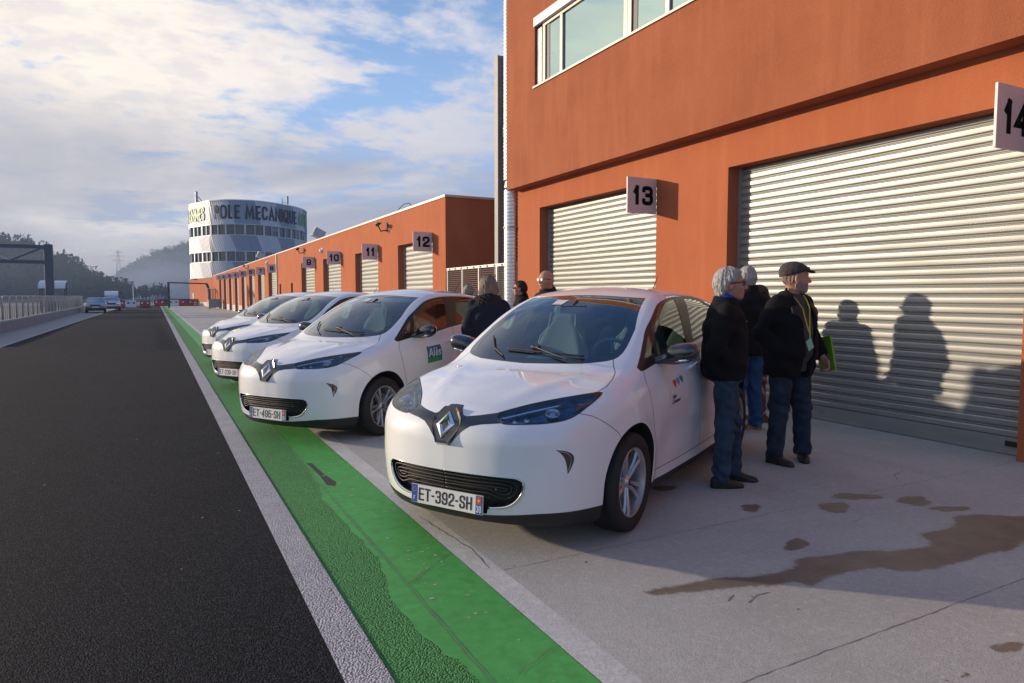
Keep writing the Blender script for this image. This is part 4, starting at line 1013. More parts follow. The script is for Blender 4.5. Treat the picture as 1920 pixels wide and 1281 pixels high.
spots = [(4.182,3.164,.119,-.062,-.094,-.072,1),(4.546,3.264,.157,-.081,-.084,-.061,1),(4.827,3.0,.12,-.062,-.111,-.071,1),(4.859,2.773,.115,-.06,-.072,-.042,1),(3.858,2.879,.122,-.063,-.071,-.054,0),(3.346,2.782,.073,-.038,-.078,-.066,1),(3.652,3.425,.073,-.038,-.064,-.061,1),(2.378,3.004,.146,-.075,-.038,-.049,0),(2.998,2.836,.038,-.02,-.044,-.042,0),(2.432,2.736,.03,-.016,-.023,-.027,0),(5.003,3.67,.062,-.032,-.073,-.055,0),(4.882,3.198,.064,-.033,-.053,-.035,0),(5.007,3.134,.064,-.033,-.067,-.043,0),(3.436,4.092,.08,-.042,-.057,-.068,1),(3.14,2.106,.042,-.022,-.056,-.038,0),(3.38,1.962,.042,-.022,-.042,-.025,0),(3.146,1.533,.06,-.031,-.057,-.029,1),(2.761,1.489,.022,-.011,-.023,-.013,1),(4.491,2.977,.066,-.034,-.045,-.03,0)]
def near_apron():
    """finely divided slab in front of the camera; an attribute holds how wet each point is"""
    gx = np.arange(1.62, 7.2001, .0155); gx = np.linspace(1.62, 7.2, len(gx)); gy = np.linspace(.9, 6.3, 350)
    X, Y = np.meshgrid(gx, gy, indexing='ij'); P = np.stack([X.ravel(), Y.ravel()], 1); w = np.full(len(P), -1.0)
    poly = np.array(PUD); n = len(poly)
    m = (P[:, 0] > poly[:, 0].min() - .1) & (P[:, 0] < poly[:, 0].max() + .1) & (P[:, 1] > poly[:, 1].min() - .1) & (P[:, 1] < poly[:, 1].max() + .1)
    Q = P[m]; d = np.full(len(Q), 9.0); ins = np.zeros(len(Q), bool)
    for i in range(n):
        a, b = poly[i], poly[(i+1) % n]; ab = b - a; t = np.clip(((Q - a) @ ab) / max(ab @ ab, 1e-9), 0, 1); d = np.minimum(d, np.linalg.norm(Q - a - t[:, None]*ab, axis=1))
        c = (a[1] > Q[:, 1]) != (b[1] > Q[:, 1]); xs = ab[0]*(Q[:, 1] - a[1])/(ab[1] if ab[1] else 1e-9) + a[0]; ins ^= c & (Q[:, 0] < xs)
    w[m] = np.where(ins, d, -d) / .085
    for k, (x, y, ax, ay, bx, by, dark) in enumerate(spots):
        rr = random.Random(k); ph = rr.uniform(0, 6); A = np.array([[ax, bx], [ay, by]]); q = (P - np.array([x, y])) @ np.linalg.inv(A).T
        ang = np.arctan2(q[:, 1], q[:, 0]); r0 = 1 + .16*np.sin(2*ang + ph) + .10*np.sin(3*ang + 2*ph) + .06*np.sin(5*ang - ph); f = (r0 - np.hypot(q[:, 0], q[:, 1]))
        w = np.maximum(w, np.minimum(f * 1.6, .35 if dark else -.02) - (0 if dark else .12))
    w = np.clip(w * .5 + .42, 0, 1)
    nx, ny = len(gx), len(gy); idx = np.arange(nx*ny).reshape(nx, ny)
    F = np.stack([idx[:-1, :-1], idx[1:, :-1], idx[1:, 1:], idx[:-1, 1:]], -1).reshape(-1, 4)
    o = mesh_obj('apron', np.column_stack([P, np.full(len(P), .003)]), F, M_conc, smooth=False); o['kind'] = 'structure'
    a = o.data.attributes.new('wet', 'FLOAT', 'POINT'); a.data.foreach_set('value', w.astype(np.float32))
near_apron()
# ------------------------------------------------------------------ pit garages
XW, XD = 6.80, 7.017
def roller(mb, y0, y1, z0, z1, x, pitch=.107, m=0):
    """curved slats; one profile swept along the opening"""
    prof = []; z = z0
    while z < z1:
        for t, d in ((0, .013), (.035, .002), (.09, -.006), (.30, -.0095), (.58, -.0085), (.68, -.004), (.725, .007), (.775, .006), (.82, -.003), (.92, -.005), (.965, .004)):
            prof.append((x + d, z + t * pitch))
        z += pitch
    prof = [p for p in prof if p[1] < z1]
    V = []; K = len(prof); n = max(2, int((y1 - y0) / .4)); r = random.Random(int(y0 * 10))
    wob = [[r.gauss(0, .0016) for _ in range(n + 1)] for _ in range(int((z1 - z0) / pitch) + 2)]
    for j in range(n + 1):
        for i, (px, pz) in enumerate(prof): V.append((px + wob[int((pz - z0) / pitch)][j], y0 + (y1 - y0) * j / n, pz))
    mb.add(V, [(j*K+i, j*K+i+1, (j+1)*K+i+1, (j+1)*K+i) for j in range(n) for i in range(K-1)], m)
def facade(name_parent, X, depth, ys, ye, ztop, doors, m, th=.30):
    """front wall as piers and lintels, doors = (y near, y far, lintel z)"""
    wl = MB(); y = ys
    for (a, b, zl) in doors:
        if a > y: wl.box((X, y, -.05), (X + th, a, ztop))
        wl.box((X, a, zl), (X + th, b, ztop)); y = b
    wl.box((X, y, -.05), (X + th, ye, ztop))
    return wl
def shutter(parent, a, b, zl, pitch, plate=False):
    s = MB(); roller(s, a + .045, b - .045, .17, zl - .02, XD, pitch)
    o = s.build('roller_shutter', M_galv, parent, smooth=False, auto=22)
    f = MB(); f.box((XD - .012, a + .045, .015), (XD + .02, b - .045, .17)); f.box((XD-.02, a + .05, .012), (XD-.0125, b - .05, .035))
    f.build('bottom_rail', M_galv, o)
    g = MB(); g.box((XD - .03, a + .002, 0), (XD + .05, a + .045, zl)); g.box((XD - .03, b - .045, 0), (XD + .05, b - .002, zl)); g.box((XD + .045, a + .045, zl - .16), (XD + .05, b - .045, zl - .002))
    g.build('guide_rail', M_steel, o)
    if plate:
        p = MB(); p.box((XD - .02, a + .10, .085), (XD - .0125, a + .20, .135)); p.build('lock_plate', M_black, o)
        p = MB(); p.tube([(XD-.0125, a + 2.2, .115), (XD-.03, a + 2.2, .115)], .016, 10); p.build('lock', M_steel, o)
    return o
# two storey block with garages 13 and 14
blk = thing('pit_building', 'two storey terracotta rendered building with garages 13 and 14 and a window band upstairs', 'building', (0, 0, 0))
doors2 = [(-1.43, 2.07, 3.18), (3.32, 6.90, 3.18), (8.37, 11.95, 3.22)]
w = facade(blk, XW, 8, -9, 12.88, 3.70, doors2, M_orange)
w.box((XW + .30, -9, -.05), (16, -8.7, 3.7)); w.box((XW + .30, 12.58, -.05), (16, 12.88, 3.7)); w.box((XW + .3, -8.7, -.05), (XW + .6, 12.58, .01))
w.build('lower_wall', M_orange, blk)
XU = 6.55
WY0, WY1, WZ0, WZ1 = 1.0, 11.72, 5.46, 6.72
u = MB(); u.box((XU, -9, 3.67), (XU + .32, 12.90, WZ0)); u.box((XU, -9, WZ0), (XU + .32, WY0, WZ1)); u.box((XU, WY1, WZ0), (XU + .32, 12.90, WZ1)); u.box((XU, -9, WZ1), (XU + .32, 12.90, 7.9))
u.box((XU + .32, 12.60, 3.67), (16, 12.90, 7.9)); u.box((XU + .32, -9, 3.67), (16, -8.7, 7.9)); u.box((XU + .32, -8.7, 3.705), (16, 12.6, 3.9)); u.box((XU + .32, -8.7, 7.6), (16, 12.6, 7.8))
u.build('upper_wall', M_orange_up, blk)
w = MB(); w.box((XU - .03, -9.03, 7.9), (16.03, 12.93, 7.98)); w.build('coping', M_coping, blk)
for (a, b, zl) in doors2[:]: shutter(blk, a, b, zl, .095, True)
# upstairs window band: frames, mullions, sill, shutter box
X0 = XU + .06
def win(y0, y1, splits):
    f = MB(); f.box((X0, y0, WZ0 + .002), (X0 + .07, y1, WZ0 + .05)); f.box((X0, y0, WZ1 - .2), (X0 + .07, y1, WZ1 - .14))
    for y in (y0 + .05, y1 - .05): f.box((X0 - .003, y - .045, WZ0 + .05), (X0 + .075, y + .045, WZ1 - .2))
    for y in splits: f.box((X0 - .004, y - .04, WZ0 + .05), (X0 + .075, y + .04, WZ1 - .2))
    w_ = f.build('window', M_frame, blk)
    g = MB(); g.box((X0 + .03, y0 + .02, WZ0 + .04), (X0 + .04, y1 - .02, WZ1 - .19)); g.build('pane', M_mirror, w_)
    b = MB(); b.box((X0 + .024, y1 - .22, WZ0 + .05), (X0 + .028, y1 - .095, WZ1 - .2)); b.build('blind_edge', M_darkgrey, w_)
M_mirror = mat('reflective_window_glass', (.42, .58, .60), .015, metal=1.0)
f = MB()
for y in (WY1 - .03, WY1 - .10, WY1 - .17): f.box((X0 - .012 - (WY1-y)*.05, y - .02, WZ0 + .05), (X0 + .077, y + .02, WZ1 - .2))
f.build('shutter_guide', M_steel, blk)
win(8.89, WY1 - .2, [10.85]); win(6.53, 8.89, [7.95]); win(4.12, 6.53, [5.3]); win(WY0, 4.12, [2.5])
sl = MB(); sl.box((XU - .03, WY0 - .03, WZ0 - .03), (XU + .06, WY1 + .03, WZ0)); sl.build('sill', M_frame, blk)
sl = MB(); sl.box((XU - .012, WY0, WZ1 - .14), (XU + .055, WY1 + .03, WZ1 + .02)); sl.build('shutter_box', M_white, blk)
# long single storey row, garages 1 to 12
row = thing('garage_row', 'long low terracotta garage row with numbered roller doors 1 to 12', 'building', (0, 0, 0))
nums = [(12,17.93,3.22),(11,23.13,3.24),(10,28.47,3.30),(9,33.71,3.34),(8,45.5,3.47),(7,50.8,3.48),(6,56.2,3.56),(5,61.8,3.60),(4,67.6,3.66),(3,73.4,3.72),(2,79.5,3.78),(1,85.5,3.84)]
dr = []
for n, y, zt in nums: dr.append((y - .03, y + (3.0 if n > 10 else 3.3), zt - .17))
slots = [(39.6, 40.2, 2.2), (43.6, 44.2, 2.2)]
allop = sorted(dr + slots)
w = facade(row, XW, 8, 16.93, 98, 4.06, allop, M_orange)
w.box((XW + .30, 16.93, -.05), (16, 17.23, 4.06)); w.box((XW + .3, 97.7, -.05), (16, 98, 4.06)); w.box((XW + .3, 17.23, 3.9), (16, 97.7, 3.98))
w.build('wall', M_orange, row)
w = MB()
pts = [(XW - .03, 16.90), (16.03, 16.90), (16.03, 98.03), (XW - .03, 98.03)]
w.box((XW - .03, 16.90, 4.06), (16.03, 98.03, 4.12)); w.build('coping', M_coping, row)
M_bd = mat('brown_door', (.16, .035, .02), .6)
for ya in (39.6, 43.6): w = MB(); w.box((XW + .14, ya, 0), (XW + .18, ya + .6, 2.2)); w.build('side_door', M_bd, row)
y0 = 48.85
for (a, b, zl) in sorted(dr) + [(98.0, 98, 0)]:
    if a > 50: w = MB(); w.box((XW - .012, y0, 0), (XW - .002, a, .62)); w.build('plinth', M_plinth, row)
    if a > 45: y0 = b
for (a, b, zl) in dr: shutter(row, a, b, zl, .15)
w = MB(); w.tube([(XW - .05, 44.9, 0), (XW - .05, 44.9, 4.05)], .04, 8); w.build('downpipe', M_steel, row)
# number signs: flat plates standing out from the wall, digits on the side facing down the lane
M_digit = mat('matt_black_digits', (.008, .008, .009), .9, spec=.08)
def sign(n, y, zt):
    t = thing('number_sign', 'square grey plate with black number %d %s' % (n, 'beside its shutter on the two storey building' if n > 12 else 'on the low garage row'), 'sign', (XW, y, zt - .53), 0, 'garage number signs')
    p = MB(); p.box((-.545, -.012, 0), (-.003, .012, .53)); o = p.build('plate', M_sign, t); bevel(o, .002, 1)
    q = MB(); q.box((-.06, .0125, .08), (-.002, .03, .14)); q.box((-.06, .0125, .39), (-.002, .03, .45)); q.build('bracket', M_steel, t)
    s = str(n); d = MB()
    h = .285; w1 = .205; gap = .035; wd = {'1': .66}
    tot = sum(w1 * wd.get(c, 1) for c in s) + gap * (len(s) - 1)
    u0 = -.545 / 2 - tot / 2 + .015
    lettering(d, s, lambda a, b, e: (u0 + a, -.0125 - e, .125 + b), w1, h, .060, .06, gap, 0, wd, th=.003)
    d.build('digit', M_digit, t)
    return t
for n, y, zt in nums + [(13, 8.38, 3.245), (14, 3.335, 3.25)]: sign(n, y, zt)
# corrugated duct at the corner of the block
t = thing('duct_pipe', 'shiny ribbed metal ventilation duct standing at the corner of the two storey building', 'duct', (6.79, 13.12, 0))
def ribs(z, z1, r):
    pr = []
    while z < z1: pr += [(r, z), (r + .008, z + .010), (r + .008, z + .020), (r, z + .030)]; z += .075
    return pr
d = MB(); d.lathe(ribs(0, 3.75, .172), 40); d.build('pipe', M_duct, t, smooth=False, auto=30)
d = MB(); d.lathe([(.172, 3.76), (.145, 3.90)], 40); d.lathe(ribs(3.91, 8.2, .145), 40, c=(-.035, 0, 0)); d.build('upper_pipe', M_duct, t, smooth=False, auto=30)
d = MB()
for z in (1.0, 2.9): d.lathe([(.182, z), (.189, z + .005), (.189, z + .045), (.182, z + .05)], 32); d.box((-.02, .165, z+.01), (.02, .30, z + .04)); d.box((-.19, -.03, z + .005), (-.165, .01, z + .04), 1)
d.build('clamp', [M_steel, M_black], t)
# outside stair with its steel posts
t = thing('steel_stair', 'grey steel stair tower with mesh railings between the two buildings', 'stairs', (7.6, 15.55, 0))
d = MB()
def hpost(mb, x, y, z1, w=.24, th=.012, web=.0075):
    mb.box((x - w/2, y - w/2, 0), (x - w/2 + th, y + w/2, z1)); mb.box((x + w/2 - th, y - w/2, 0), (x + w/2, y + w/2, z1)); mb.box((x - w/2 + th, y - web, 0), (x + w/2 - th, y + web, z1))
hpost(d, .10, 0, 7.38, w=.19); o = d.build('post', M_grey, t)
d = MB(); hpost(d, .06, -1.9, 7.0); hpost(d, 2.6, 0, 7.38); hpost(d, 2.6, -1.9, 7.38); d.build('post', M_grey, t)
d = MB(); d.box((.2, -2.0, 5.62), (2.7, -.05, 5.68)); d.bar((.15, -.1, 5.5), (.15, -2.0, 5.5), .08, .26); d.bar((.2, -.02, 5.5), (2.7, -.02, 5.5), .08, .26)
d.build('landing', M_grey, t)
d = MB()
for z in (6.1, 6.4, 6.75): d.tube([(.17, -.05, z), (.17, -2.0, z)], .014, 6)
for y in (-.4, -.9, -1.4, -1.9): d.tube([(.17, y, 5.68), (.17, y, 6.75)], .014, 6)
for k in range(14): d.bar((.175, -.05, 5.72 + k * .028), (.175, -2.0, 5.72 + k * .028), .006, .014)
d.build('railing', M_grey, t)
d = MB()
for k in range(18): d.box((.35 + .12 * k, -1.0, .28 + .30 * k), (.62 + .12 * k, -.1, .30 + .30 * k))
d.bar((.35, -.08, .2), (2.55, -.08, 5.4), .05, .2); d.bar((.35, -1.02, .2), (2.55, -1.02, 5.4), .05, .2); d.build('flight', M_grey, t)
d = MB(); d.box((.22, -.28, 1.2), (.30, -.2, 3.5)); d.box((1.1, -.28, 1.2), (1.18, -.2, 3.5))
for z in (1.2, 2.4, 2.9, 3.5): d.box((.301, -.26, z), (1.099, -.22, z + .05))
for k in range(16): d.box((.301, -.25, 1.27 + k * .065), (1.099, -.24, 1.285 + k * .065))
d.build('guard', M_steel, t)
# mesh fence closing the gap
t = thing('mesh_fence', 'galvanised grating fence panel closing the gap between the buildings', 'fence', (XW + .02, 12.95, 0))
d = MB(); Ls = 3.93; n = 4
for k in range(n + 1): d.box((0, k * Ls / n - .02, 0), (.045, k * Ls / n + .02, 2.14))
d.build('post', M_coping, t)
d = MB(); d.box((-.004, -.03, 2.14), (.05, Ls + .03, 2.20)); d.box((.002, .02, .12), (.043, Ls - .02, .16)); d.build('rail', M_coping, t)
d = MB()
for k in range(40): d.box((.012, .02, .18 + k * .049), (.030, Ls - .02, .184 + k * .049))
for k in range(56): d.box((.020, .04 + k * .068, .16), (.023, .0425 + k * .068, 2.14))
for k in range(10): d.box((-.03, .3 + k * .38, 2.15), (-.0045, .33 + k * .38, 2.185))
d.build('grating', M_grey, t)
# small fittings on the facade and roof
def camera_unit(y, z, label):
    t = thing('security_camera', label, 'camera', (XW, y, z), 0, 'cameras on the garage wall')
    d = MB(); d.box((-.03, -.08, -.14), (-.001, .08, .14)); d.tube([(-.03, 0, -.10), (-.22, 0, -.14), (-.30, 0, .02)], .022, 8); d.build('bracket', M_darkrub, t)
    d = MB(); d.tube([(-.26, .12, .10), (-.38, -.16, .04)], .055, 10); d.box((-.40, -.20, .07), (-.26, .16, .115)); d.build('housing', M_darkgrey, t)
camera_unit(22.0, 3.72, 'black wall camera above and right of door 11, just under the roof edge')
camera_unit(36.2, 3.78, 'black wall camera on a bracket between doors 9 and 8')
camera_unit(60.0, 3.86, 'small black wall camera above sign 5')
def bulkhead(y, z, label):
    t = thing('wall_lamp', label, 'lamp', (XW, y, z), 0, 'round lamps on the garage wall')
    d = MB(); d.lathe([(0, -.14), (.07, -.12), (.115, -.06), (.12, -.001), (0, -.001)], 18, axis='x'); d.build('shade', M_white, t, smooth=True)
    d = MB(); d.lathe([(.125, -.03), (.145, -.025), (.145, -.001), (.125, -.001)], 18, axis='x', closed=True); d.build('ring', M_steel, t, smooth=False)
bulkhead(31.9, 3.52, 'white round wall lamp between signs 9 and 10'); bulkhead(49.0, 3.72, 'white round wall lamp between signs 7 and 8')
bulkhead(66.0, 3.78, 'white round wall lamp above sign 4'); bulkhead(84, 3.85, 'white round wall lamp above sign 1')
def floodlight(y, label, rz=0):
    t = thing('floodlight', label, 'floodlight', (XW + .5, y, 4.12), rz, 'floodlights on the garage roof')
    d = MB(); d.box((-.03, -.2, 0), (.03, -.17, .3)); d.box((-.03, .17, 0), (.03, .2, .3)); d.build('bracket', M_darkgrey, t)
    d = MB(); T = Matrix.Translation((0, 0, .42)) @ Matrix.Rotation(R_(25), 4, 'Y')
    d.prism([(-.30, -.34), (.26, -.24), (.26, .24), (-.30, .34)], (-.20, .22), T); d.build('housing', M_steel, t); 
    d = MB(); d.prism([(-.306, -.30), (-.302, -.30), (-.302, .30), (-.306, .30)], (-.16, .18), T); d.build('lens', M_wglass, t)
floodlight(35.0, 'grey floodlight on the garage roof edge nearest the camera'); floodlight(56, 'grey floodlight further along the garage roof, before the tower windows')
t = thing('cable_loop', 'thin black cable loop sticking up over the garage roof edge', 'cable', (XW + .15, 19.9, 4.12))
d = MB(); d.tube([(0, 1.6, 0), (0, 1.3, .12), (0, .8, .21), (0, .3, .17), (0, 0, 0)], .012, 6); d.build('cable', M_black, t)
# ------------------------------------------------------------------ control tower
tw = thing('control_tower', 'round control tower in white and grey panels lettered POLE MECANIQUE behind the garages', 'tower', (0, 0, 0))
front = [(5.1,118.1),(5.0,115.6),(5.7,113.3),(7.4,109.0),(9.5,106.8),(12.1,106.0),(14.5,106.5),(17.3,108.4),(19.6,110.6),(21.6,114.1),(22.6,118),(22,123),(18,128),(12,130),(7,126),(5.2,121)]
def catmull(pts, n=8, sharp=()):
    out = []; K = len(pts)
    for i in range(K):
        p0, p1, p2, p3 = [Vector(pts[j % K]) for j in (i-1, i, i+1, i+2)]
        if i % K in sharp: p0 = p1
        if (i+1) % K in sharp: p3 = p2
        for k in range(n):
            t = k / n; out.append(.5*((2*p1) + (p2-p0)*t + (2*p0-5*p1+4*p2-p3)*t*t + (3*p1-p0-3*p2+p3)*t**3))
    return out
per = catmull(front, 8, sharp=(3,)); cum = [0]
for i in range(len(per)): cum.append(cum[-1] + (per[(i+1) % len(per)] - per[i]).length)
PL = cum[-1]; per_x = np.array([p.x for p in per] + [per[0].x]); per_y = np.array([p.y for p in per] + [per[0].y]); cumA = np.array(cum)
def tp(u, off=0.0):
    u = u % PL; x = np.interp(u, cumA, per_x); y = np.interp(u, cumA, per_y)
    a = (u + .15) % PL; b = (u - .15) % PL
    dx = np.interp(a, cumA, per_x) - np.interp(b, cumA, per_x); dy = np.interp(a, cumA, per_y) - np.interp(b, cumA, per_y); l = math.hypot(dx, dy)
    return x + off * dy / l, y - off * dx / l
uc = cum[3 * 8]       # the sharp corner
M_clad1 = mat('light_cladding', (.50, .54, .61), .5, metal=.1, var=.06, vscale=1, stretch=(3, 3, .3)); M_clad2 = mat('grey_cladding', (.25, .30, .39), .5, metal=.1, var=.06, vscale=1, stretch=(3, 3, .3))
def band(z0, z1, name, seed):
    """panels with slanting joints between light and dark cladding"""
    mb = MB(); step = 3.55; k0 = -3; nb = int(round(PL / step)); step = PL / nb; sl = .9
    bounds = [uc + (k + .05 * seed) * step for k in range(nb)]
    for k in range(nb):
        a = bounds[k]; b = a + step; n = 10; m = k % 2
        for j in range(n):
            ua, ub = a + (b-a)*j/n, a + (b-a)*(j+1)/n
            V = [(*tp(ua + sl*.5, .02), z0), (*tp(ub + sl*.5, .02), z0), (*tp(ub - sl*.5, .02), z1), (*tp(ua - sl*.5, .02), z1)]
            mb.add(V, [(0, 1, 2, 3)], m)
            e = .35   # folded seams in the sheet
            V = [(*tp(ua + sl*.5, .02), z0), (*tp(ua + .06 + sl*.5, .05), z0), (*tp(ua + .06 - sl*.5, .05), z1), (*tp(ua - sl*.5, .02), z1), (*tp(ua + .12 + sl*.5, .02), z0), (*tp(ua + .12 - sl*.5, .02), z1)]
            mb.add(V, [(0, 1, 2, 3), (1, 4, 5, 2)], m)
    for j in range(96):
        ua, ub = PL*j/96, PL*(j+1)/96
        for zz, dz in ((z0, -.12), (z1, .12)):
            mb.add([(*tp(ua, .06), zz), (*tp(ub, .06), zz), (*tp(ub, .06), zz+dz), (*tp(ua, .06), zz+dz)], [(0,1,2,3)], 0)
    return mb.build(name, [M_clad1, M_clad2], tw)
band(11.8, 15.1, 'cladding', 0); band(7.95, 10.15, 'cladding', 1); band(4.2, 6.35, 'cladding', 2)
M_tgl = mat('tower_glass', (.03, .05, .055), .06, spec=1.0, var=.5, vscale=.5)
M_blind = mat('pale_blind', (.25, .30, .31), .8)
def ribbon(z0, z1):
    st = PL / 24; r = random.Random(int(z0))
    for k in range(24):
        g = MB(); n = 5; ua = uc + k * st
        for j in range(n):
            a, b = ua + st*j/n, ua + st*(j+1)/n; g.add([(*tp(a, -.18), z0), (*tp(b, -.18), z0), (*tp(b, -.18), z1), (*tp(a, -.18), z1)], [(0,1,2,3)])
        wb = g.build('window', M_tgl, tw)
        mu = MB()
        for u0, wd in ((ua, .12), (ua + st*.5, .045)):
            V = [(*tp(u0 - wd, .0), z0), (*tp(u0 + wd, .0), z0), (*tp(u0 + wd, .0), z1), (*tp(u0 - wd, .0), z1), (*tp(u0 - wd, -.17), z0), (*tp(u0 + wd, -.17), z0), (*tp(u0 + wd, -.17), z1), (*tp(u0 - wd, -.17), z1)]
            mu.add(V, [(0,1,2,3),(0,3,7,4),(1,5,6,2)])
        mu.build('frame', M_clad1, wb)
        if r.random() < .4:
            u0 = ua + (0 if r.random() < .5 else st*.5); u1 = u0 + st*.48; zz = z0 + (z1 - z0) * r.uniform(.05, .6)
            bl = MB(); bl.add([(*tp(u0, -.165), zz), (*tp(u1, -.165), zz), (*tp(u1, -.165), z1), (*tp(u0, -.165), z1)], [(0,1,2,3)]); bl.build('blind', M_blind, wb)
ribbon(10.15, 11.8); ribbon(6.35, 7.95)
g = MB()
ring = [tp(PL * j / 96, -.05) for j in range(96)]
g.prism([p for p in ring], (14.7, 14.8)); g.prism([tp(PL * j / 96, -.25) for j in range(96)], (4.25, 14.6)); g.build('core', M_clad2, tw)
g = MB()
for j in range(96):
    ua, ub = PL*j/96, PL*(j+1)/96; g.add([(*tp(ua, .10), 15.05), (*tp(ub, .10), 15.05), (*tp(ub, .10), 15.2), (*tp(ua, .10), 15.2), (*tp(ua, -.1), 15.2), (*tp(ub, -.1), 15.2)], [(0,1,2,3),(3,2,5,4)])
g.build('parapet', M_clad1, tw)
M_let = mat('navy_letters', (.015, .022, .045), .5); M_letg = mat('green_letters', (.12, .34, .12), .5)
wd = {'M': 1.25, 'O': 1.15, 'Q': 1.15, 'N': 1.05, 'E': .72, 'L': .68, 'P': .78, 'I': .25, 'C': .95, 'A': 1.05, 'U': .95, 'S': .75, 'V': 1.0}
def run(mb, s, u0, w, h, sw, gap, zz):
    return lettering(mb, s, lambda a, b, e: (*tp(u0 + a, .09 + e * 5), zz + b), w, h, sw, .55, gap, 0, wd, th=.01)
lt = MB(); L1 = run(lt, 'POLE MECANIQUE', uc + .95, .97, 1.95, .27, .20, 12.5); lt.build('lettering', M_let, tw)
lt = MB(); run(lt, 'ALES', uc + .95 + L1 + .5, .98, 1.9, .26, .2, 12.5); lt.build('lettering', M_letg, tw)
lt = MB(); run(lt, 'CEVENNES', uc - 9.9, .98, 1.9, .26, .2, 12.5); lt.build('lettering', M_letg, tw)
t = thing('panel_antenna', 'grey panel antenna on a braced bracket at the left edge of the tower roof', 'antenna', (5.9, 113.4, 15.0))
d = MB(); d.box((-.18, -.14, .2), (.18, .14, 1.95)); bevel(d.build('panel', M_steel, t), .05); d = MB(); d.tube([(0, .2, 0), (0, .2, 1.8)], .05, 6); d.tube([(0, .2, 1.5), (1.2, .3, 0)], .05, 6); d.tube([(0, .2, .8), (.9, .3, .1)], .04, 6); d.build('bracket', M_darkgrey, t)
t = thing('mast_antenna', 'thin grey mast antenna on the right part of the tower roof', 'antenna', (17.5, 109.5, 14.6))
d = MB(); d.tube([(0, 0, .0), (0, 0, 1.6)], .05, 6); d.tube([(.9, .5, 0), (.9, .5, 2.0)], .06, 6); d.tube([(-.02, 0, 1.0), (.9, .5, 1.0)], .03, 6); d.tube([(.9, .5, .9), (.9, .5, 2.05)], .12, 8); d.build('mast', M_darkgrey, t)
# low building under the tower
lo = thing('tower_annex', 'small low terracotta annex under the tower with brown doors', 'building', (0, 0, 0))
ax0 = Vector((4.9, 121.3)); ax1 = Vector((7.3, 100.5)); dn = (ax1 - ax0).normalized(); nn = Vector((-dn.y, dn.x))
def ap(u, v, z): q = ax0 + dn * u - nn * v; return (q.x, q.y, z)
d = MB()
def abox(mb, u0, u1, v0, v1, z0, z1, m=0):
    P8 = [ap(u, v, z) for z in (z0, z1) for u, v in ((u0, v0), (u1, v0), (u1, v1), (u0, v1))]
    mb.add(P8, [(0,3,2,1),(4,5,6,7),(0,1,5,4),(1,2,6,5),(2,3,7,6),(3,0,4,7)], m)
AL = (ax1 - ax0).length
abox(d, 0, AL, -9, 0, -.05, 3.95); d.build('wall', M_orange, lo)
d = MB(); abox(d, .9, 1.3, .002, .02, 0, 2.3); abox(d, 1.6, 2.3, .002, .02, 0, 2.3); d.build('door', mat('brown_door_far', (.16, .03, .02), .6), lo)
d = MB(); abox(d, 0, .9, .002, .015, 0, .6); abox(d, 2.3, AL, .002, .015, 0, .6); d.build('plinth', M_plinth, lo)
d = MB(); abox(d, -.05, AL + .05, -9.05, .05, 3.95, 4.1); d.build('roof_edge', M_darkgrey, lo)
d = MB(); abox(d, 2.9, 3.6, .002, .03, .02, 1.9); d.build('notice_board', M_steel, lo)
# ------------------------------------------------------------------ left side: low wall, railing, gantry, shelters
wallp = [(-5.44,26),(-5.44,33),(-5.55,42),(-5.8,58),(-6.05,72.5),(-6.6,85)]
t = thing('low_wall', 'long low concrete wall with metal railing at the left edge of the lane', 'wall', (0, 0, 0))
d = MB()
V = []
for x, y in wallp: V += [(x, y, -.05), (x, y, .42), (x - .04, y, .47), (x - .32, y, .47), (x - .32, y, -.05)]
d.add(V, [(5*i+j, 5*i+j+1, 5*(i+1)+j+1, 5*(i+1)+j) for i in range(len(wallp)-1) for j in range(4)]); d.build('coping_wall', mat('grey_wall_concrete', (.30, .29, .28), .9, var=.18, vscale=2, bump=.3, col2=(.22, .215, .21)), t)
def at_wall(y): return float(np.interp(y, [p[1] for p in wallp], [p[0] for p in wallp]))
tmpl = None; y = 26.2; k = 0; panels = []
while y < 84:
    x = at_wall(y + .9) - .18; nx = at_wall(y + 1.8) - .18
    ang = math.atan2(-(at_wall(y + 1.8) - at_wall(y)), 1.8)
    if tmpl is None:
        r0 = thing('railing_panel', 'bent tube railing panel on the low concrete wall by the lane', 'railing', (x, y, .47), ang, 'railing panels along the low wall')
        d = MB(); pts = [(0, .06, 0), (0, .06, .88), (0, .10, .96), (0, .18, 1.0), (0, 1.5, 1.0), (0, 1.58, .96), (0, 1.62, .88), (0, 1.62, 0)]
        d.tube(pts, .024, 8); d.build('frame', M_steel, r0, smooth=True)
        for q in (.55, 1.05): d = MB(); d.tube([(0, q, 0), (0, q, 1.0)], .018, 6); d.build('upright', M_steel, r0)
        tmpl = r0; index_kids()
    else:
        c = copy_tree(tmpl); c.location = (x, y, .47); c.rotation_euler = (0, 0, ang)
    y += 1.8
gt = thing('lane_gantry', 'tall blue grey steel gantry with a lattice beam at the left side of the lane', 'gantry', (-8.4, 74.4, 0))
M_bs = mat('blue_grey_steel', (.07, .09, .125), .5, var=.1)
d = MB(); d.box((-.33, -.25, 0), (.33, .25, 6.1)); bevel(d.build('post', M_bs, gt), .03)
d = MB(); d.bar((-.3, 0, 5.85), (-22, -2, 5.85), .32, .32); d.bar((-.3, 0, 4.5), (-22, -2, 4.5), .3, .3); d.build('beam', M_bs, gt)
d = MB()
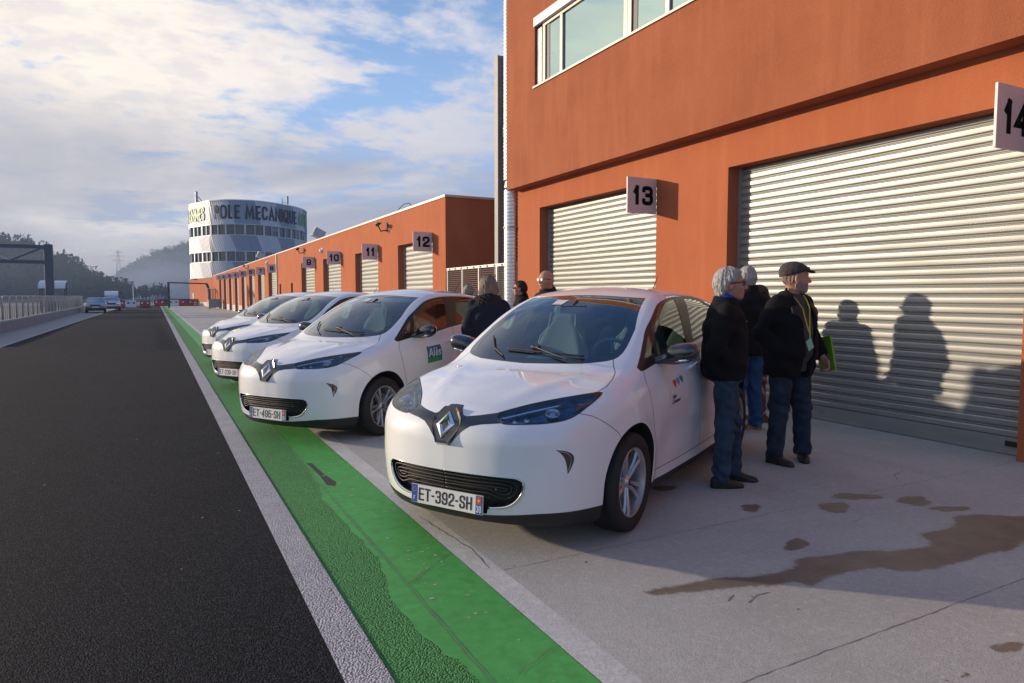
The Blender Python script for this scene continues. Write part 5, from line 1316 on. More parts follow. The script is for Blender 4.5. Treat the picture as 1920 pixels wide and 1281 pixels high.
for k in range(5):
    x0 = -.6 - 4.4 * k; f = -2 / 22
    d.bar((x0, x0 * -f * 0 + x0 * .09, 5.7), (x0 - 2.1, (x0 - 2.1) * .09, 4.65), .14, .14); d.bar((x0 - 4.3, (x0 - 4.3) * .09, 5.7), (x0 - 2.3, (x0 - 2.3) * .09, 4.65), .14, .14, 1)
d.build('brace', [M_bs, M_steel], gt)
d = MB(); d.bar((-.35, .02, 4.45), (-2.0, -.1, 4.45), .32, .18); d.build('signal_box', M_black, gt)
d = MB(); d.box((-22.3, -2.2, 0), (-21.8, -1.8, 6.1)); d.build('post', M_bs, gt)
def shelter(x, y, z, w, label, rz, s=1.0):
    t = thing('marshal_shelter', label, 'shelter', (x, y, 0), rz, 'marshal shelters by the track')
    d = MB(); pts = []
    for k in range(9): a = R_(5 + 80 * k / 8); pts.append((-.75 + 1.35 * (1 - math.cos(a)) * .9, z - .75 + .8 * math.sin(a)))
    V = []
    for xx in (-w/2, w/2):
        for (py, pz) in pts: V.append((xx, py, pz))
        for (py, pz) in pts: V.append((xx, py + .03, pz - .04))
    K = 9; F = [(i, i+1, 18+i+1, 18+i) for i in range(8)] + [(9+i, 27+i, 28+i, 10+i) for i in range(8)] + [(0, 18, 27, 9), (8, 17, 35, 26)]
    d.add(V, F); d.build('roof', M_white, t, smooth=False)
    for xx in (-w/2 + .1, w/2 - .1): d = MB(); d.tube([(xx, -.6, 0), (xx, -.45, z - .6)], .05, 6); d.tube([(xx, .4, 0), (xx, .35, z - .1)], .05, 6); d.build('post', M_darkgrey, t)
    d = MB(); d.box((-w/2 + .1, .3, .4), (w/2 - .1, .34, 1.2)); d.build('back_panel', mat('pale_board', (.38, .42, .46), .7), t)
shelter(-8.65, 79.0, 2.9, 2.2, 'white roofed marshal shelter behind the gantry post', R_(-5)); shelter(-6.2, 127.4, 2.2, 1.9, 'small white roofed marshal shelter beyond the two oncoming vehicles', 0)
t = thing('lamp_post', 'thin grey pole standing by the far red and white barriers', 'pole', (-3.1, 125.7, 0)); d = MB(); d.tube([(0, 0, 0), (0, 0, 3.25)], [.07, .05], 8); d.build('pole', M_white, t); d = MB(); d.box((-.14, -.05, 3.0), (.14, .05, 3.25)); d.build('head', M_steel, t)
M_red = mat('red_plastic', (.27, .03, .03), .45, var=.1); M_wp = mat('white_plastic', (.68, .68, .70), .45)
bar0 = None
def barrier(x, y, col, w, rz, label):
    t = thing('traffic_barrier', label, 'barrier', (x, y, 0), rz, 'red and white water filled barriers')
    prof = [(-.26, 0), (.26, 0), (.26, .18), (.14, .35), (.11, .9), (-.11, .9), (-.14, .35), (-.26, .18)]
    d = MB(); T = Matrix.Rotation(R_(90), 4, 'Z') @ Matrix.Rotation(R_(90), 4, 'X'); d.prism(prof, (-w/2 + .02, w/2 - .02), T); bevel(d.build('shell', M_red if col else M_wp, t), .03)
    d = MB()
    for xx in (-w/4, w/4): T2 = Matrix.Rotation(R_(90), 4, 'X'); d.prism([(xx + .13 * math.cos(a), .58 + .13 * math.sin(a)) for a in [k * math.pi / 5 for k in range(10)]], (.122, .135), T2)
    d.build('recess', M_darkgrey if not col else M_wp, t)
bl = [(-4.05, 99.8, 1, 1.3), (-2.75, 99.9, 0, 1.2), (-1.2, 99.8, 1, 1.25)]
for k, (x, y, c_, w_) in enumerate(bl): barrier(x, y, c_, w_, 0, ['red plastic barrier right of the white van', 'white plastic barrier between two red ones left of the lane end', 'red plastic barrier nearest the lane end on the left'][k])
for k, (x, y, c_, w_) in enumerate([(-.1, 112, 1, 1.5), (1.75, 112, 0, 1.4), (3.5, 112.2, 1, 1.9)]): barrier(x + .6, y, c_, w_, 0, ['red plastic barrier left of the dark portal post', 'white plastic barrier right behind the portal post', 'wide red plastic barrier before the annex'][k])
t = thing('tyre_wall', 'dark band of stacked tyres behind the barriers at the lane end', 'tyre wall', (3.2, 114.5, 0)); d = MB(); r = random.Random(2)
for k in range(16):
    for j in range(4): d.lathe([(.18, 0), (.3, 0), (.33, .05), (.33, .18), (.3, .22), (.18, .22)], 10, c=(-2.6 + .62 * (k % 16), r.uniform(-.1, .1), .26 * j))
d.build('tyre_stack', M_darkrub, t)
t = thing('portal_frame', 'thin dark grey portal frame over the end of the green strip', 'portal', (1.5, 96, 0))
d = MB(); d.box((-.13, -.13, 0), (.13, .13, 3.2)); d.build('post', M_darkgrey, t)
d = MB(); d.bar((0, 0, 3.13), (4.75, 6.2, 3.13), .2, .16); d.build('beam', M_darkgrey, t); d = MB(); d.tube([(4.75, 6.2, 3.1), (4.95, 6.4, 2.6), (5.0, 6.4, 1.9), (4.95, 6.4, 0)], .17, 8); d.build('post', M_darkgrey, t)
t = thing('wheeled_bin', 'large grey four wheeled bin standing by the first garage doors', 'bin', (5.9, 84.5, 0)); d = MB()
d.prism([(-.62, -.45), (.62, -.45), (.66, -.2), (.66, .45), (-.66, .45), (-.66, -.2)], (.18, 1.02)); bevel(d.build('body', M_grey, t), .04); d = MB(); d.box((-.70, -.5, 1.025), (.70, .5, 1.12)); bevel(d.build('lid', mat('bin_lid', (.22, .24, .25), .5), t), .04)
for xx in (-.5, .5): d = MB(); d.lathe([(.0, -.03), (.09, -.03), (.09, .03), (0, .03)], 12, axis='x', c=(xx, -.35, .09)); d.build('wheel', M_darkrub, t)
for k in range(7):
    t = thing('fence_post', 'slim dark upright pole in the row of poles before garage 1', 'post', (5.6 + .24 * k, 88.5 + .8 * k, 0), 0, 'slim poles before garage 1'); d = MB(); d.tube([(0, 0, 0), (0, 0, 2.35)], .045, 6); d.build('pole', M_darkgrey, t); d = MB(); d.lathe([(0, 2.35), (.07, 2.36), (.07, 2.40), (0, 2.41)], 8); d.build('cap', M_steel, t)
# far track edge: rails and tyre bank
t = thing('crash_barrier', 'long blue grey crash barrier across the far left of the circuit', 'barrier', (0, 0, 0))
d = MB(); P_ = [(-70, 96), (-30, 104), (-14, 118), (-8, 140), (2, 150), (20, 150)]
for a, b in zip(P_[:-1], P_[1:]):
    d.bar((*a, .75), (*b, .75), .06, .34); 
    n = int(math.dist(a, b) / 3)
    for k in range(n): q = (a[0]+(b[0]-a[0])*k/n, a[1]+(b[1]-a[1])*k/n); d.box((q[0]-.05, q[1]+.04, 0), (q[0]+.05, q[1]+.12, .9))
d.build('rail', mat('galvanised_rail', (.20, .27, .34), .5, metal=.3), t)
sheet('track', [(-80, 97), (-30, 106), (-15, 121), (-9, 142), (2, 155), (20, 155), (20, 175), (-20, 172), (-80, 140)], .004, mat('far_track', (.24, .25, .27), .9))
sheet('grass', [(-80, 141), (-20, 173), (20, 176), (60, 176), (60, 215), (-80, 215)], .003, mat('far_grass', (.06, .085, .035), .95, var=.3, vscale=.2))
# ------------------------------------------------------------------ people: one smooth body each, clothes and hair as parts of it
M_skin = mat('skin', (.46, .235, .165), .55, var=.10, vscale=14, bump=.05, bscale=180); M_skin.node_tree.nodes['Principled BSDF'].inputs['Subsurface Weight'].default_value = .08
M_skin.node_tree.nodes['Principled BSDF'].inputs['Subsurface Radius'].default_value = (.01, .004, .002)
M_eye = mat('eye_white', (.55, .52, .50), .25); M_iris = mat('iris', (.03, .02, .015), .15); M_lip = mat('lips', (.34, .13, .11), .5)
def cloth(name, c, rough=.9, var=.15, bump=.35, bs=260): return mat(name, c, rough, var=var, vscale=9, bump=bump, bscale=bs, spec=.25)
def hairm(name, c, c2): return mat(name, c, .6, col2=c2, vscale=75, stretch=(1, 1, .14), bump=1.0, bscale=130, spec=.4)
def rotz(P, a): c, s = math.cos(a), math.sin(a); return np.stack([P[:, 0]*c + P[:, 1]*s, -P[:, 0]*s + P[:, 1]*c, P[:, 2]], 1)
def hand_f(P, w, d, side, grip=.5):
    """palm and five fingers; w wrist, d direction of the fingers, side = vector towards the thumb"""
    w = np.array(w, float); d = np.array(d, float); d /= np.linalg.norm(d); s = np.array(side, float); s -= d * (s @ d); s /= np.linalg.norm(s); n = np.cross(d, s)
    near = np.linalg.norm(P - (w + d*.09), axis=1) < .17
    out = np.full(len(P), .3); Q = P[near]
    if len(Q) == 0: return out
    f = capsule(Q, w - d*.01, w + d*.03, .026, .028)
    for k, t in enumerate((-.027, -.009, .009, .027)): f = smin(f, capsule(Q, w + d*.02 + s*t*.7, w + d*.082 + s*t, .017, .0135), .012)
    fl = (.070, .078, .072, .056)
    fi = np.full(len(Q), .3)
    for k, t in enumerate((.030, .010, -.010, -.029)):
        b = w + d*.088 + s*t; L = fl[k]; c = .35 + grip * (1.0 + .12*k)
        d1 = d*math.cos(c*.6) + n*math.sin(c*.6); d2 = d*math.cos(c*1.5) + n*math.sin(c*1.5); d3 = d*math.cos(c*2.3) + n*math.sin(c*2.3)
        p1 = b + d1*L*.45; p2 = p1 + d2*L*.32; p3 = p2 + d3*L*.22
        g = smin(smin(capsule(Q, b, p1, .0098, .0090), capsule(Q, p1, p2, .0090, .0083), .004), capsule(Q, p2, p3, .0083, .0072), .004)
        fi = np.minimum(fi, g)
    f = smin(f, fi, .006)
    b = w + d*.025 + s*.028; t1 = b + d*.035 + s*.028 + n*.008; t2 = t1 + d*.030 + s*.006 + n*.014
    f = smin(f, smin(capsule(Q, b, t1, .014, .011), capsule(Q, t1, t2, .0105, .0085), .004), .008)
    out[near] = f; return out
def head_field(P, fine=True):
    """head in its own frame: face to +y, chin at z -.11, crown at z +.125"""
    x = np.abs(P[:, 0]); M_ = np.stack([x, P[:, 1], P[:, 2]], 1)
    f = ellipsoid(P, (0, -.012, .030), (.076, .098, .093))
    f = smin(f, ellipsoid(P, (0, .022, -.035), (.058, .068, .072)), .04)
    f = smin(f, ellipsoid(P, (0, .060, -.088), (.026, .024, .022)), .03)
    f = smin(f, ellipsoid(M_, (.036, .058, -.022), (.024, .020, .022)), .025)
    f = smin(f, capsule(M_, (.008, .084, .030), (.044, .070, .033), .010, .009), .014)
    f = smax(f, -ellipsoid(M_, (.031, .100, .010), (.019, .022, .014)), .012)
    f = smin(f, ellipsoid(M_, (.031, .074, .010), (.0135, .0135, .0115)), .004)
    nose = smin(capsule(P, (0, .084, .018), (0, .108, -.022), .0085, .0125), ellipsoid(M_, (.011, .096, -.026), (.010, .012, .008)), .008)
    f = smin(f, nose, .010)
    f = smin(f, capsule(M_, (0, .088, -.052), (.018, .080, -.053), .0075, .005), .006)
    f = smin(f, capsule(M_, (0, .086, -.064), (.016, .079, -.063), .008, .005), .006)
    f = smax(f, -capsule(M_, (0, .098, -.0575), (.020, .086, -.0575), .002, .0015), .003)
    ear = smax(ellipsoid(M_, (.080, -.008, -.002), (.013, .022, .034)), -ellipsoid(M_, (.092, -.002, .002), (.009, .012, .022)), .006)
    f = smin(f, ear, .006)
    return f
def make_person(label, loc, rz, H=1.75, head_rz=0., head_pitch=0., arms=None, feet=None, res=.007, lean=0., belly=0., build=1.0, group=None, hs=1.0):
    s = H / 1.75
    J = dict(hl=(-.09,0,.93), hr=(.09,0,.93), kl=(-.10,.015,.50), kr=(.10,.015,.50), al=(-.11,-.01,.09), ar=(.11,-.01,.09),
             sl=(-.175,-.015,1.395), sr=(.175,-.015,1.395), el=(-.245,-.05,1.14), er=(.245,-.05,1.14), wl=(-.25,.03,.90), wr=(.25,.03,.90), fl=0., fr=0.)
    if feet: J.update(feet)
    if arms: J.update(arms)
    J = {k: (np.array(v, float) if not isinstance(v, float) else v) for k, v in J.items()}
    hc = np.array([0, .035 + lean, 1.622 - .05*(hs - 1)])
    def headP(P):
        q = rotz(P - hc, head_rz); c, sn = math.cos(head_pitch), math.sin(head_pitch)
        return np.stack([q[:, 0], q[:, 1]*c + q[:, 2]*sn, -q[:, 1]*sn + q[:, 2]*c], 1) / hs
    def torso(P, wx, dy, z0=.90, z1=1.50, infl=0.0):
        z = P[:, 2]; yc = lean * np.clip((z - .95) / .65, 0, 1) - .01
        w = wx(z) + infl; d = dy(z) + infl
        b = (np.abs(P[:, 0] / w)**2.4 + np.abs((P[:, 1] - yc) / d)**2.2)**(1/2.3)
        return smax((b - 1) * np.minimum(w, d) * .9, np.maximum(z0 - z, z - z1), .05)
    wx = curve([(.6,.17),(.88,.175*build),(.98,.17*build),(1.10,.155*build),(1.25,.172*build),(1.36,.185),(1.42,.155),(1.47,.10),(1.51,.065),(1.7,.05)])
    dy = curve([(.6,.11),(.88,.115*build),(.98,.11*build+belly),(1.10,.105*build+belly),(1.25,.115*build+belly*.5),(1.38,.11),(1.44,.09),(1.50,.06),(1.7,.05)])
    def limbs(P, ra=(.052,.042,.030), rl=(.085,.060,.042)):
        f = None
        for k in 'lr':
            g = smin(capsule(P, J['h'+k], J['k'+k], rl[0], rl[1]), capsule(P, J['k'+k], J['a'+k], rl[1]*.98, rl[2]), .02)
            a = smin(capsule(P, J['s'+k], J['e'+k], ra[0], ra[1]), capsule(P, J['e'+k], J['w'+k], ra[1], ra[2]), .015)
            h = smin(g, a, .001); f = h if f is None else np.minimum(f, h)
        return f
    def body(P):
        f = smin(torso(P, wx, dy), limbs(P), .04)
        f = smin(f, capsule(P, (0, -.015+lean*.8, 1.44), (0, .012+lean, 1.57), .060, .056), .035)
        near = np.linalg.norm(P - hc, axis=1) < .26
        if near.any(): f[near] = smin(f[near], head_field(headP(P[near])), .018)
        for k in 'lr':
            d = J['w'+k] - J['e'+k]; hd = J.get('d'+k, d); f = smin(f, hand_f(P, J['w'+k] + d/np.linalg.norm(d)*.012, hd, J.get('t'+k, np.array([0, 1., 0])), .45), .008)
            a = J['a'+k]; yaw = J['f'+k]; f = smin(f, capsule(P, a + np.array([0,-.02,-.03]), a + np.array([math.sin(yaw)*.07, math.cos(yaw)*.07, -.055]), .032, .022), .03)
        return f
    V, F = nets(body, (-.50, -.42, -.01), (.50, .48, 1.80), res, lip=1.2)
    cF = V[F].mean(1); q = headP(cF); fm = np.zeros(len(F), int); ax_ = np.abs(q[:, 0])
    e = np.hypot(ax_ - .031, q[:, 2] - .010); eye = (q[:, 1] > .078) & (e < .0105); fm[eye] = 1; fm[eye & (e < .0055)] = 2
    fm[(q[:, 1] > .076) & (ax_ < .021) & (np.abs(q[:, 2] + .058) < .010)] = 3
    root = mesh_obj('person', V * s, F, [M_skin, M_eye, M_iris, M_lip], None, True, fm)
    root.location = loc; root.rotation_euler = (0, 0, rz); tag(root, label, 'person', group)
    def wr(P, a=.005, k=1.0): 
        x, y, z = P[:, 0], P[:, 1], P[:, 2]
        return a * (np.sin(17*k*z + 6*x + 3*np.sin(9*y + 5*z)) * np.sin(11*x + 8*y + 4*np.sin(7*z)) + .5 * np.sin(33*k*z + 15*y - 9*x + 2*np.sin(21*x)))
    def part(name, f, lo, hi, m, h=None, scale=True, parent=None):
        v, fc = nets(f, lo, hi, h or res * 1.15, lip=1.3); return mesh_obj(name, v * s, fc, m, parent or root, True)
    def jacket(m, hem=.82, thick=.028, opening=0.0, collar=.06, sleeve=(.072,.060,.048), flare=.0, name='jacket', z1=1.515, amp=.007):
        def f(P):
            z = P[:, 2]
            t = torso(P, lambda zz: wx(zz) + thick + flare * np.clip(1.1 - zz, 0, 1), lambda zz: dy(zz) + thick + flare * np.clip(1.1 - zz, 0, 1), hem, z1)
            sl = None
            for k in 'lr':
                d = J['w'+k] - J['e'+k]; a = smin(capsule(P, J['s'+k] + np.array([0, 0, .005]), J['e'+k], sleeve[0], sleeve[1]), capsule(P, J['e'+k], J['w'+k], sleeve[1], sleeve[2]), .02)
                du = d / np.linalg.norm(d); a = smax(a, (P - J['w'+k]) @ du - .0, .006)
                sl = a if sl is None else np.minimum(sl, a)
            g = smin(t, sl, .045)
            if collar:
                cn = np.hypot(P[:, 0], P[:, 1] - lean*.85 + .008); col = smax(np.abs(cn - .078) - .011, np.abs(z - (1.49 + collar*.3 - .25*(P[:, 1] - lean)*.8)) - collar*.5, .01)
                if opening: col = smax(col, -(opening*1.2 - np.abs(P[:, 0])) * np.where(P[:, 1] > lean, 1, -1), .01)
                g = smin(g, col, .02)
            g = g - wr(P, amp) - .22*amp*np.sin(60*z + 25*np.abs(P[:, 0]) + 3*np.sin(12*P[:, 1]))*np.clip((np.abs(P[:, 0]) - .16)/.05, 0, 1)
            g = smax(g, -capsule(P, (0, -.01+lean*.8, 1.46), (0, .012+lean, 1.60), .062, .066), .01)
            if opening:
                w = opening * (.5 + .5*np.clip((z - .8)/.6, 0, 1)); wedge = smax(np.abs(P[:, 0]) - w, .015 - P[:, 1], .008); g = smax(g, -wedge, .012)
            return smax(g, hem - z, .008)
        return part(name, f, (-.52, -.45, hem - .03), (.52, .48, 1.60), m)
    def trousers(m, hem=.055, r=(.108,.082,.072), name='trousers'):
        def f(P):
            z = P[:, 2]; g = None
            for k in 'lr':
                a = smin(capsule(P, J['h'+k], J['k'+k], r[0], r[1]), capsule(P, J['k'+k], J['a'+k] - np.array([0, 0, .02]), r[1], r[2]), .03); g = a if g is None else smin(g, a, .012)
            pv = torso(P, lambda zz: wx(zz) + .012, lambda zz: dy(zz) + .012, .86, 1.05); g = smin(g, pv, .05)
            amp = .005 + .011*np.exp(-((z - .11)/.07)**2) + .008*np.exp(-((z - .50)/.09)**2) + .006*np.exp(-((z - .84)/.06)**2)
            g = g - amp * (np.sin(52*z + 22*P[:, 0] + 3*np.sin(23*P[:, 1] + 8*z)) * .6 + .4*np.sin(25*z - 30*P[:, 1]))
            return smax(g, hem - z, .006)
        return part(name, f, (-.35, -.32, .03), (.35, .36, 1.10), m)
    def shoes(m, sole=None):
        for k in 'lr':
            a = J['a'+k]; yaw = J['f'+k]; fw = np.array([math.sin(yaw), math.cos(yaw), 0]); sd = np.array([fw[1], -fw[0], 0]); zf = a[2] - .09
            def f(P):
                q = P - np.array([a[0], a[1], zf]); u = q @ fw; v = q @ sd; z = q[:, 2]
                w = np.interp(u, [-.08, -.04, .03, .11, .17, .195], [.028, .037, .040, .047, .036, .015]); h = np.interp(u, [-.08, -.03, .03, .08, .14, .19], [.085, .100, .095, .070, .052, .035])
                b = smax(np.abs(v) - w, z - h, .035); b = smax(b, np.maximum(-.082 - u, u - .20), .03); return smax(b, .004 - z, .006)
            o = part('shoe', f, (a[0]-.25, a[1]-.26, zf-.02), (a[0]+.25, a[1]+.30, zf+.14), m, .007)
            if sole:
                def g(P):
                    q = P - np.array([a[0], a[1], zf]); u = q @ fw; v = q @ sd; z = q[:, 2]; w = np.interp(u, [-.08, -.04, .03, .11, .17, .195], [.032, .041, .043, .050, .040, .018])
                    return smax(smax(np.abs(v) - w, np.maximum(-.086 - u, u - .205), .02), np.abs(z - .012) - .012, .006)
                part('sole', g, (a[0]-.25, a[1]-.26, zf-.02), (a[0]+.25, a[1]+.30, zf+.06), sole, .007, parent=o)
    def hair(m, kind='short', vol=.014, name='hair'):
        def f(P):
            q = headP(P); x = np.abs(q[:, 0])
            ph = np.arctan2(q[:, 0], q[:, 1] + .03); wv = 1.2*np.sin(28*q[:, 2] + 2*ph) + .8*np.sin(55*q[:, 2]); st = .0018*np.sin(19*ph + wv) + .0016*np.sin(33*ph - wv*1.7 + 40*q[:, 2]) + .0012*np.sin(57*ph + wv*2) + .0028*np.sin(34*q[:, 2] + 5*ph)
            g = ellipsoid(q, (0, -.014, .030), (.079 + vol, .101 + vol, .093 + vol)) 
            if kind == 'short': back = capsule(np.stack([x, q[:, 1], q[:, 2]], 1), (.030, -.070, .0), (.030, -.072, -.055), .045 + vol, .034 + vol*.5); g = smin(g, back, .03); pl = (q[:, 1] - .060) * .78 - (q[:, 2] - .065) * .62; side = smax((q[:, 1] - .018), .04 - x * .0 - (.045 - q[:, 2]), .01); lim = -.085 - q[:, 2]
            elif kind == 'bob': back = ellipsoid(q, (0, -.026, -.050), (.104 + vol, .088 + vol, .100)); g = g - .008; g = smin(g, back, .03); pl = (q[:, 1] - .060) * .85 - (q[:, 2] - .060) * .5; lim = -.135 - q[:, 2] - .01*np.sin(70*q[:, 0])
            else: pl = (q[:, 1] - .050) * .80 - (q[:, 2] - .070) * .60; lim = -.060 - q[:, 2]
            g = g - st
            face = pl
            ear = -ellipsoid(np.stack([x, q[:, 1], q[:, 2]], 1), (.088, -.002, -.008), (.030, .026, .034)) if kind != 'bob' else -np.ones(len(q))
            g = smax(smax(g, face, .014), lim, .012)
            return smax(g, ear, .006)
        lo = hc - .19*hs; hi = hc + .19*hs; return part(name, f, lo, hi, m, min(res, .0065) if res < .01 else .008)
    def beard(m):
        def f(P):
            q = headP(P); g = head_field(q) - .0028 - .0015*np.sin(300*q[:, 0])*np.sin(280*q[:, 2]); 
            g = smax(g, q[:, 2] + .030 + .35*np.clip(q[:, 1] - .06, 0, 1), .006); g = smax(g, -.025 - q[:, 1] + .0, .01)
            m_ = capsule(np.stack([np.abs(q[:, 0]), q[:, 1], q[:, 2]], 1), (0, .10, -.056), (.02, .088, -.056), .012, .010); return smax(smax(g, -m_, .004), -.125 - q[:, 2], .01)
        return part('beard', f, hc - .16*hs, hc + .16*hs, m, .006)
    def H2(p):
        """point of the head frame in the person's frame"""
        p = [v*hs for v in p]; c, sn = math.cos(head_pitch), math.sin(head_pitch); y, z = p[1]*c - p[2]*sn, p[1]*sn + p[2]*c; c, sn = math.cos(head_rz), math.sin(head_rz)
        return tuple((np.array([p[0]*c - y*sn, p[0]*sn + y*c, z]) + hc) * s)
    def glasses(dark=True):
        d = MB(); g2 = MB()
        for sg in (-1, 1):
            ring = [H2((sg*.033 + .025*math.cos(a), .104 - .18*abs(.025*math.cos(a) + .033*1)*.5, .012 + .019*math.sin(a))) for a in [2*math.pi*k/20 for k in range(20)]]
            d.tube(ring, .0018*s, 6, closed=True); g2.add(ring, [tuple(range(20))])
            d.tube([H2((sg*.058, .098, .018)), H2((sg*.082, .060, .018)), H2((sg*.086, -.01, .010)), H2((sg*.082, -.03, -.008))], .0034*s, 6)
        d.tube([H2((-.009, .104, .018)), H2((0, .108, .020)), H2((.009, .104, .018))], .0018*s, 6)
        o = d.build('glasses', M_black, root, smooth=True); g2.build('lens', mat('dark_lens', (.008,.008,.010), .05, coat=1) if dark else glass('clear_lens', (.85,.88,.9), 1.2), o)
    return dict(root=root, jacket=jacket, trousers=trousers, shoes=shoes, hair=hair, beard=beard, glasses=glasses, part=part, J=J, s=s, H2=H2, torso=torso, wx=wx, dy=dy, headP=headP, wr=wr, lean=lean)
C_black = cloth('black_wool', (.0045, .0045, .006)); C_black2 = cloth('black_cotton', (.006, .006, .007)); C_jean = cloth('blue_denim', (.032, .056, .088), var=.5); C_jean2 = cloth('dark_denim', (.020, .036, .058), var=.5)
C_shoe = mat('black_leather', (.012, .012, .012), .45); H_white = hairm('white_hair', (.52, .51, .50), (.30, .29, .29)); H_grey = hairm('grey_hair', (.38, .35, .32), (.20, .17, .15)); H_dark = hairm('dark_hair', (.025, .018, .014), (.012, .009, .008)); H_brown = hairm('brown_hair', (.10, .035, .018), (.05, .02, .012)); H_blond = hairm('ash_blond_hair', (.27, .215, .175), (.11, .085, .07))
def face_rz(dx, dy): return math.atan2(-dx, dy)
RX, RY = .888, -.460      # to the right of the picture
# 1 man with sunglasses in profile
p = make_person('white haired man in sunglasses and black jacket, hand in his pocket, beside the nearest car', (3.93, 3.98, 0), face_rz(RX*.98 - .12, RY*.98 - .16), 1.69, head_rz=-.02, head_pitch=.04, hs=1.07,
    arms=dict(er=(.265,-.10,1.13), wr=(.170,.035,.99), el=(-.25,-.06,1.14), wl=(-.17,.05,.99), dr=(-.35,-.08,-.9), tr=(0,1,.4), dl=(.35,-.08,-.9)),
    feet=dict(ar=(.13,-.03,.09), al=(-.13,.10,.09), kr=(.12,.0,.50), kl=(-.11,.07,.50), fr=-.25, fl=.15), res=.0065, belly=.03, build=1.08)
p['jacket'](C_black, hem=.86, thick=.036, sleeve=(.070,.066,.052), collar=.030, amp=.006); p['trousers'](C_jean, r=(.104,.076,.066)); p['shoes'](C_shoe); p['hair'](H_white, 'short', .017); p['glasses'](True)
def shirt(P, pp=None):
    cn = np.hypot(P[:, 0], P[:, 1] + .006); return smax(np.abs(cn - (.072 + .12*(1.53 - P[:, 2]))) - .006, np.abs(P[:, 2] - (1.520 - .50*(P[:, 1]))) - .036, .006)
p['part']('shirt_collar', shirt, (-.12, -.12, 1.40), (.12, .14, 1.62), cloth('blue_shirt', (.02, .06, .40)), .006)
d = MB(); s_ = p['s']
d.tube([(0.002, .088*s_, 1.455*s_), (0.002, .155*s_, 1.30*s_), (.002, .175*s_, 1.0*s_)], .0025, 5); d.lathe([(0,0),(.009,0),(.009,.004),(0,.004)], 10, c=(.05, .15*s_, 1.33*s_)); d.build('zip', M_steel, p['root'])
# 2 man with flat cap
p = make_person('bearded man in a tweed flat cap and open black coat with a yellow lanyard', (4.99, 4.27, 0), face_rz(RX*.48 - .46*.86, RY*.48 - .888*.86), 1.765, head_rz=.98, head_pitch=.02, hs=1.13,
    arms=dict(er=(.30,-.07,1.15), wr=(.205,.05,.975), dr=(-.4,-.12,-.9), el=(-.30,-.04,1.14), wl=(-.30,.10,.93), dl=(.0,.35,-.6), tl=(.3,.7,.5)),
    feet=dict(ar=(.17,.0,.09), al=(-.17,.02,.09), kr=(.14,.01,.50), kl=(-.14,.02,.50), hl=(-.10,0,.93), hr=(.10,0,.93), fr=-.1, fl=.75), res=.0065, belly=.06, build=1.12)
capman = p
p['jacket'](C_black, hem=.76, thick=.040, opening=.085, sleeve=(.074,.070,.058), collar=.06, flare=.03, amp=.006); p['trousers'](C_jean2, r=(.110,.080,.070)); p['shoes'](C_shoe); p['beard'](hairm('white_beard', (.46, .38, .34), (.30, .22, .19))); p['hair'](hairm('stubble', (.42, .33, .29), (.34, .22, .18)), 'crop', -.001)
tor, wx_, dy_, wr_ = p['torso'], p['wx'], p['dy'], p['wr']
p['part']('sweater', lambda P: smax(tor(P, lambda z: wx_(z) + .016, lambda z: dy_(z) + .020, .80, 1.50) - wr_(P, .003), .81 - P[:, 2], .01), (-.3, -.3, .78), (.3, .32, 1.56), mat('charcoal_knit', (.030, .032, .038), .95, col2=(.075, .08, .09), vscale=120, bump=.6, bscale=160), .009)
hp = p['headP']
def lapel(P):
    z = P[:, 2]; ax = np.abs(P[:, 0]); yo = dy_(z) + .046 - .9*np.clip(z - 1.36, 0, 1)
    xin = .050 + .05*np.clip((1.44 - z)/.2, 0, 1); xo = np.interp(z, [1.22, 1.30, 1.315, 1.42, 1.48], [.085, .125, .165, .150, .110])
    return smax(smax(np.maximum(xin - ax, ax - xo), np.abs(P[:, 1] - yo*np.sqrt(np.clip(1 - (ax/.26)**2, .05, 1))) - .007, .006), np.maximum(1.22 - z, z - 1.47), .006)
p['part']('lapel', lapel, (-.22, 0, 1.18), (.22, .28, 1.50), mat('coat_collar', (.008, .008, .009), .7), .006)
def capf(P):
    q = hp(P); x, y, z = q[:, 0], q[:, 1], q[:, 2]
    b = ellipsoid(q, (0, -.006, .056), (.093, .118, .090)); b = smax(b, (.046 + .25*(y + .02)) - z, .008); b = smax(b, z - .138 + .55*np.clip(y - .0, 0, 1), .03)
    br = smax(smax(np.abs(z - (.062 - .28*(y - .08))) - .006, np.hypot(x*1.05, (y - .055)*.98) - .088, .006), .04 - y, .006); band = smax(np.abs(z - .050 - .22*(y + .02)) - .012, np.hypot(x*1.04, y*.82 + .008) - .090, .008)
    return smin(smin(b, br, .012), band, .01) - .0012*np.sin(120*x)*np.sin(120*y)
hc_ = np.array([0, .035, 1.622])
p['part']('flat_cap', capf, hc_ + np.array([-.2,-.2,-.02]), hc_ + np.array([.2,.2,.17]), mat('tweed', (.085, .075, .078), .95, col2=(.028, .024, .030), vscale=38, bump=.5, bscale=160), .0055)
d = MB(); s_ = p['s']
def fr_y(z): return (float(dy_(np.array(z))) + .030)
lan = [(-.075, .06, 1.475), (-.062, .105, 1.43), (-.045, .150, 1.36), (-.022, .172, 1.24), (-.004, .190, 1.155)]
for sg in (-1, 1):
    pts = [Vector((x*(1 if sg < 0 else -1) + (0 if sg < 0 else .0), y, z)) * s_ for x, y, z in lan]
    for a, b in zip(pts[:-1], pts[1:]): d.bar(a, b, .013, .003)
d.bar(Vector((0, .192, 1.165))*s_, Vector((0, .196, 1.105))*s_, .014, .004); d.build('lanyard', mat('yellow_ribbon', (.55, .50, .06), .6), p['root'])
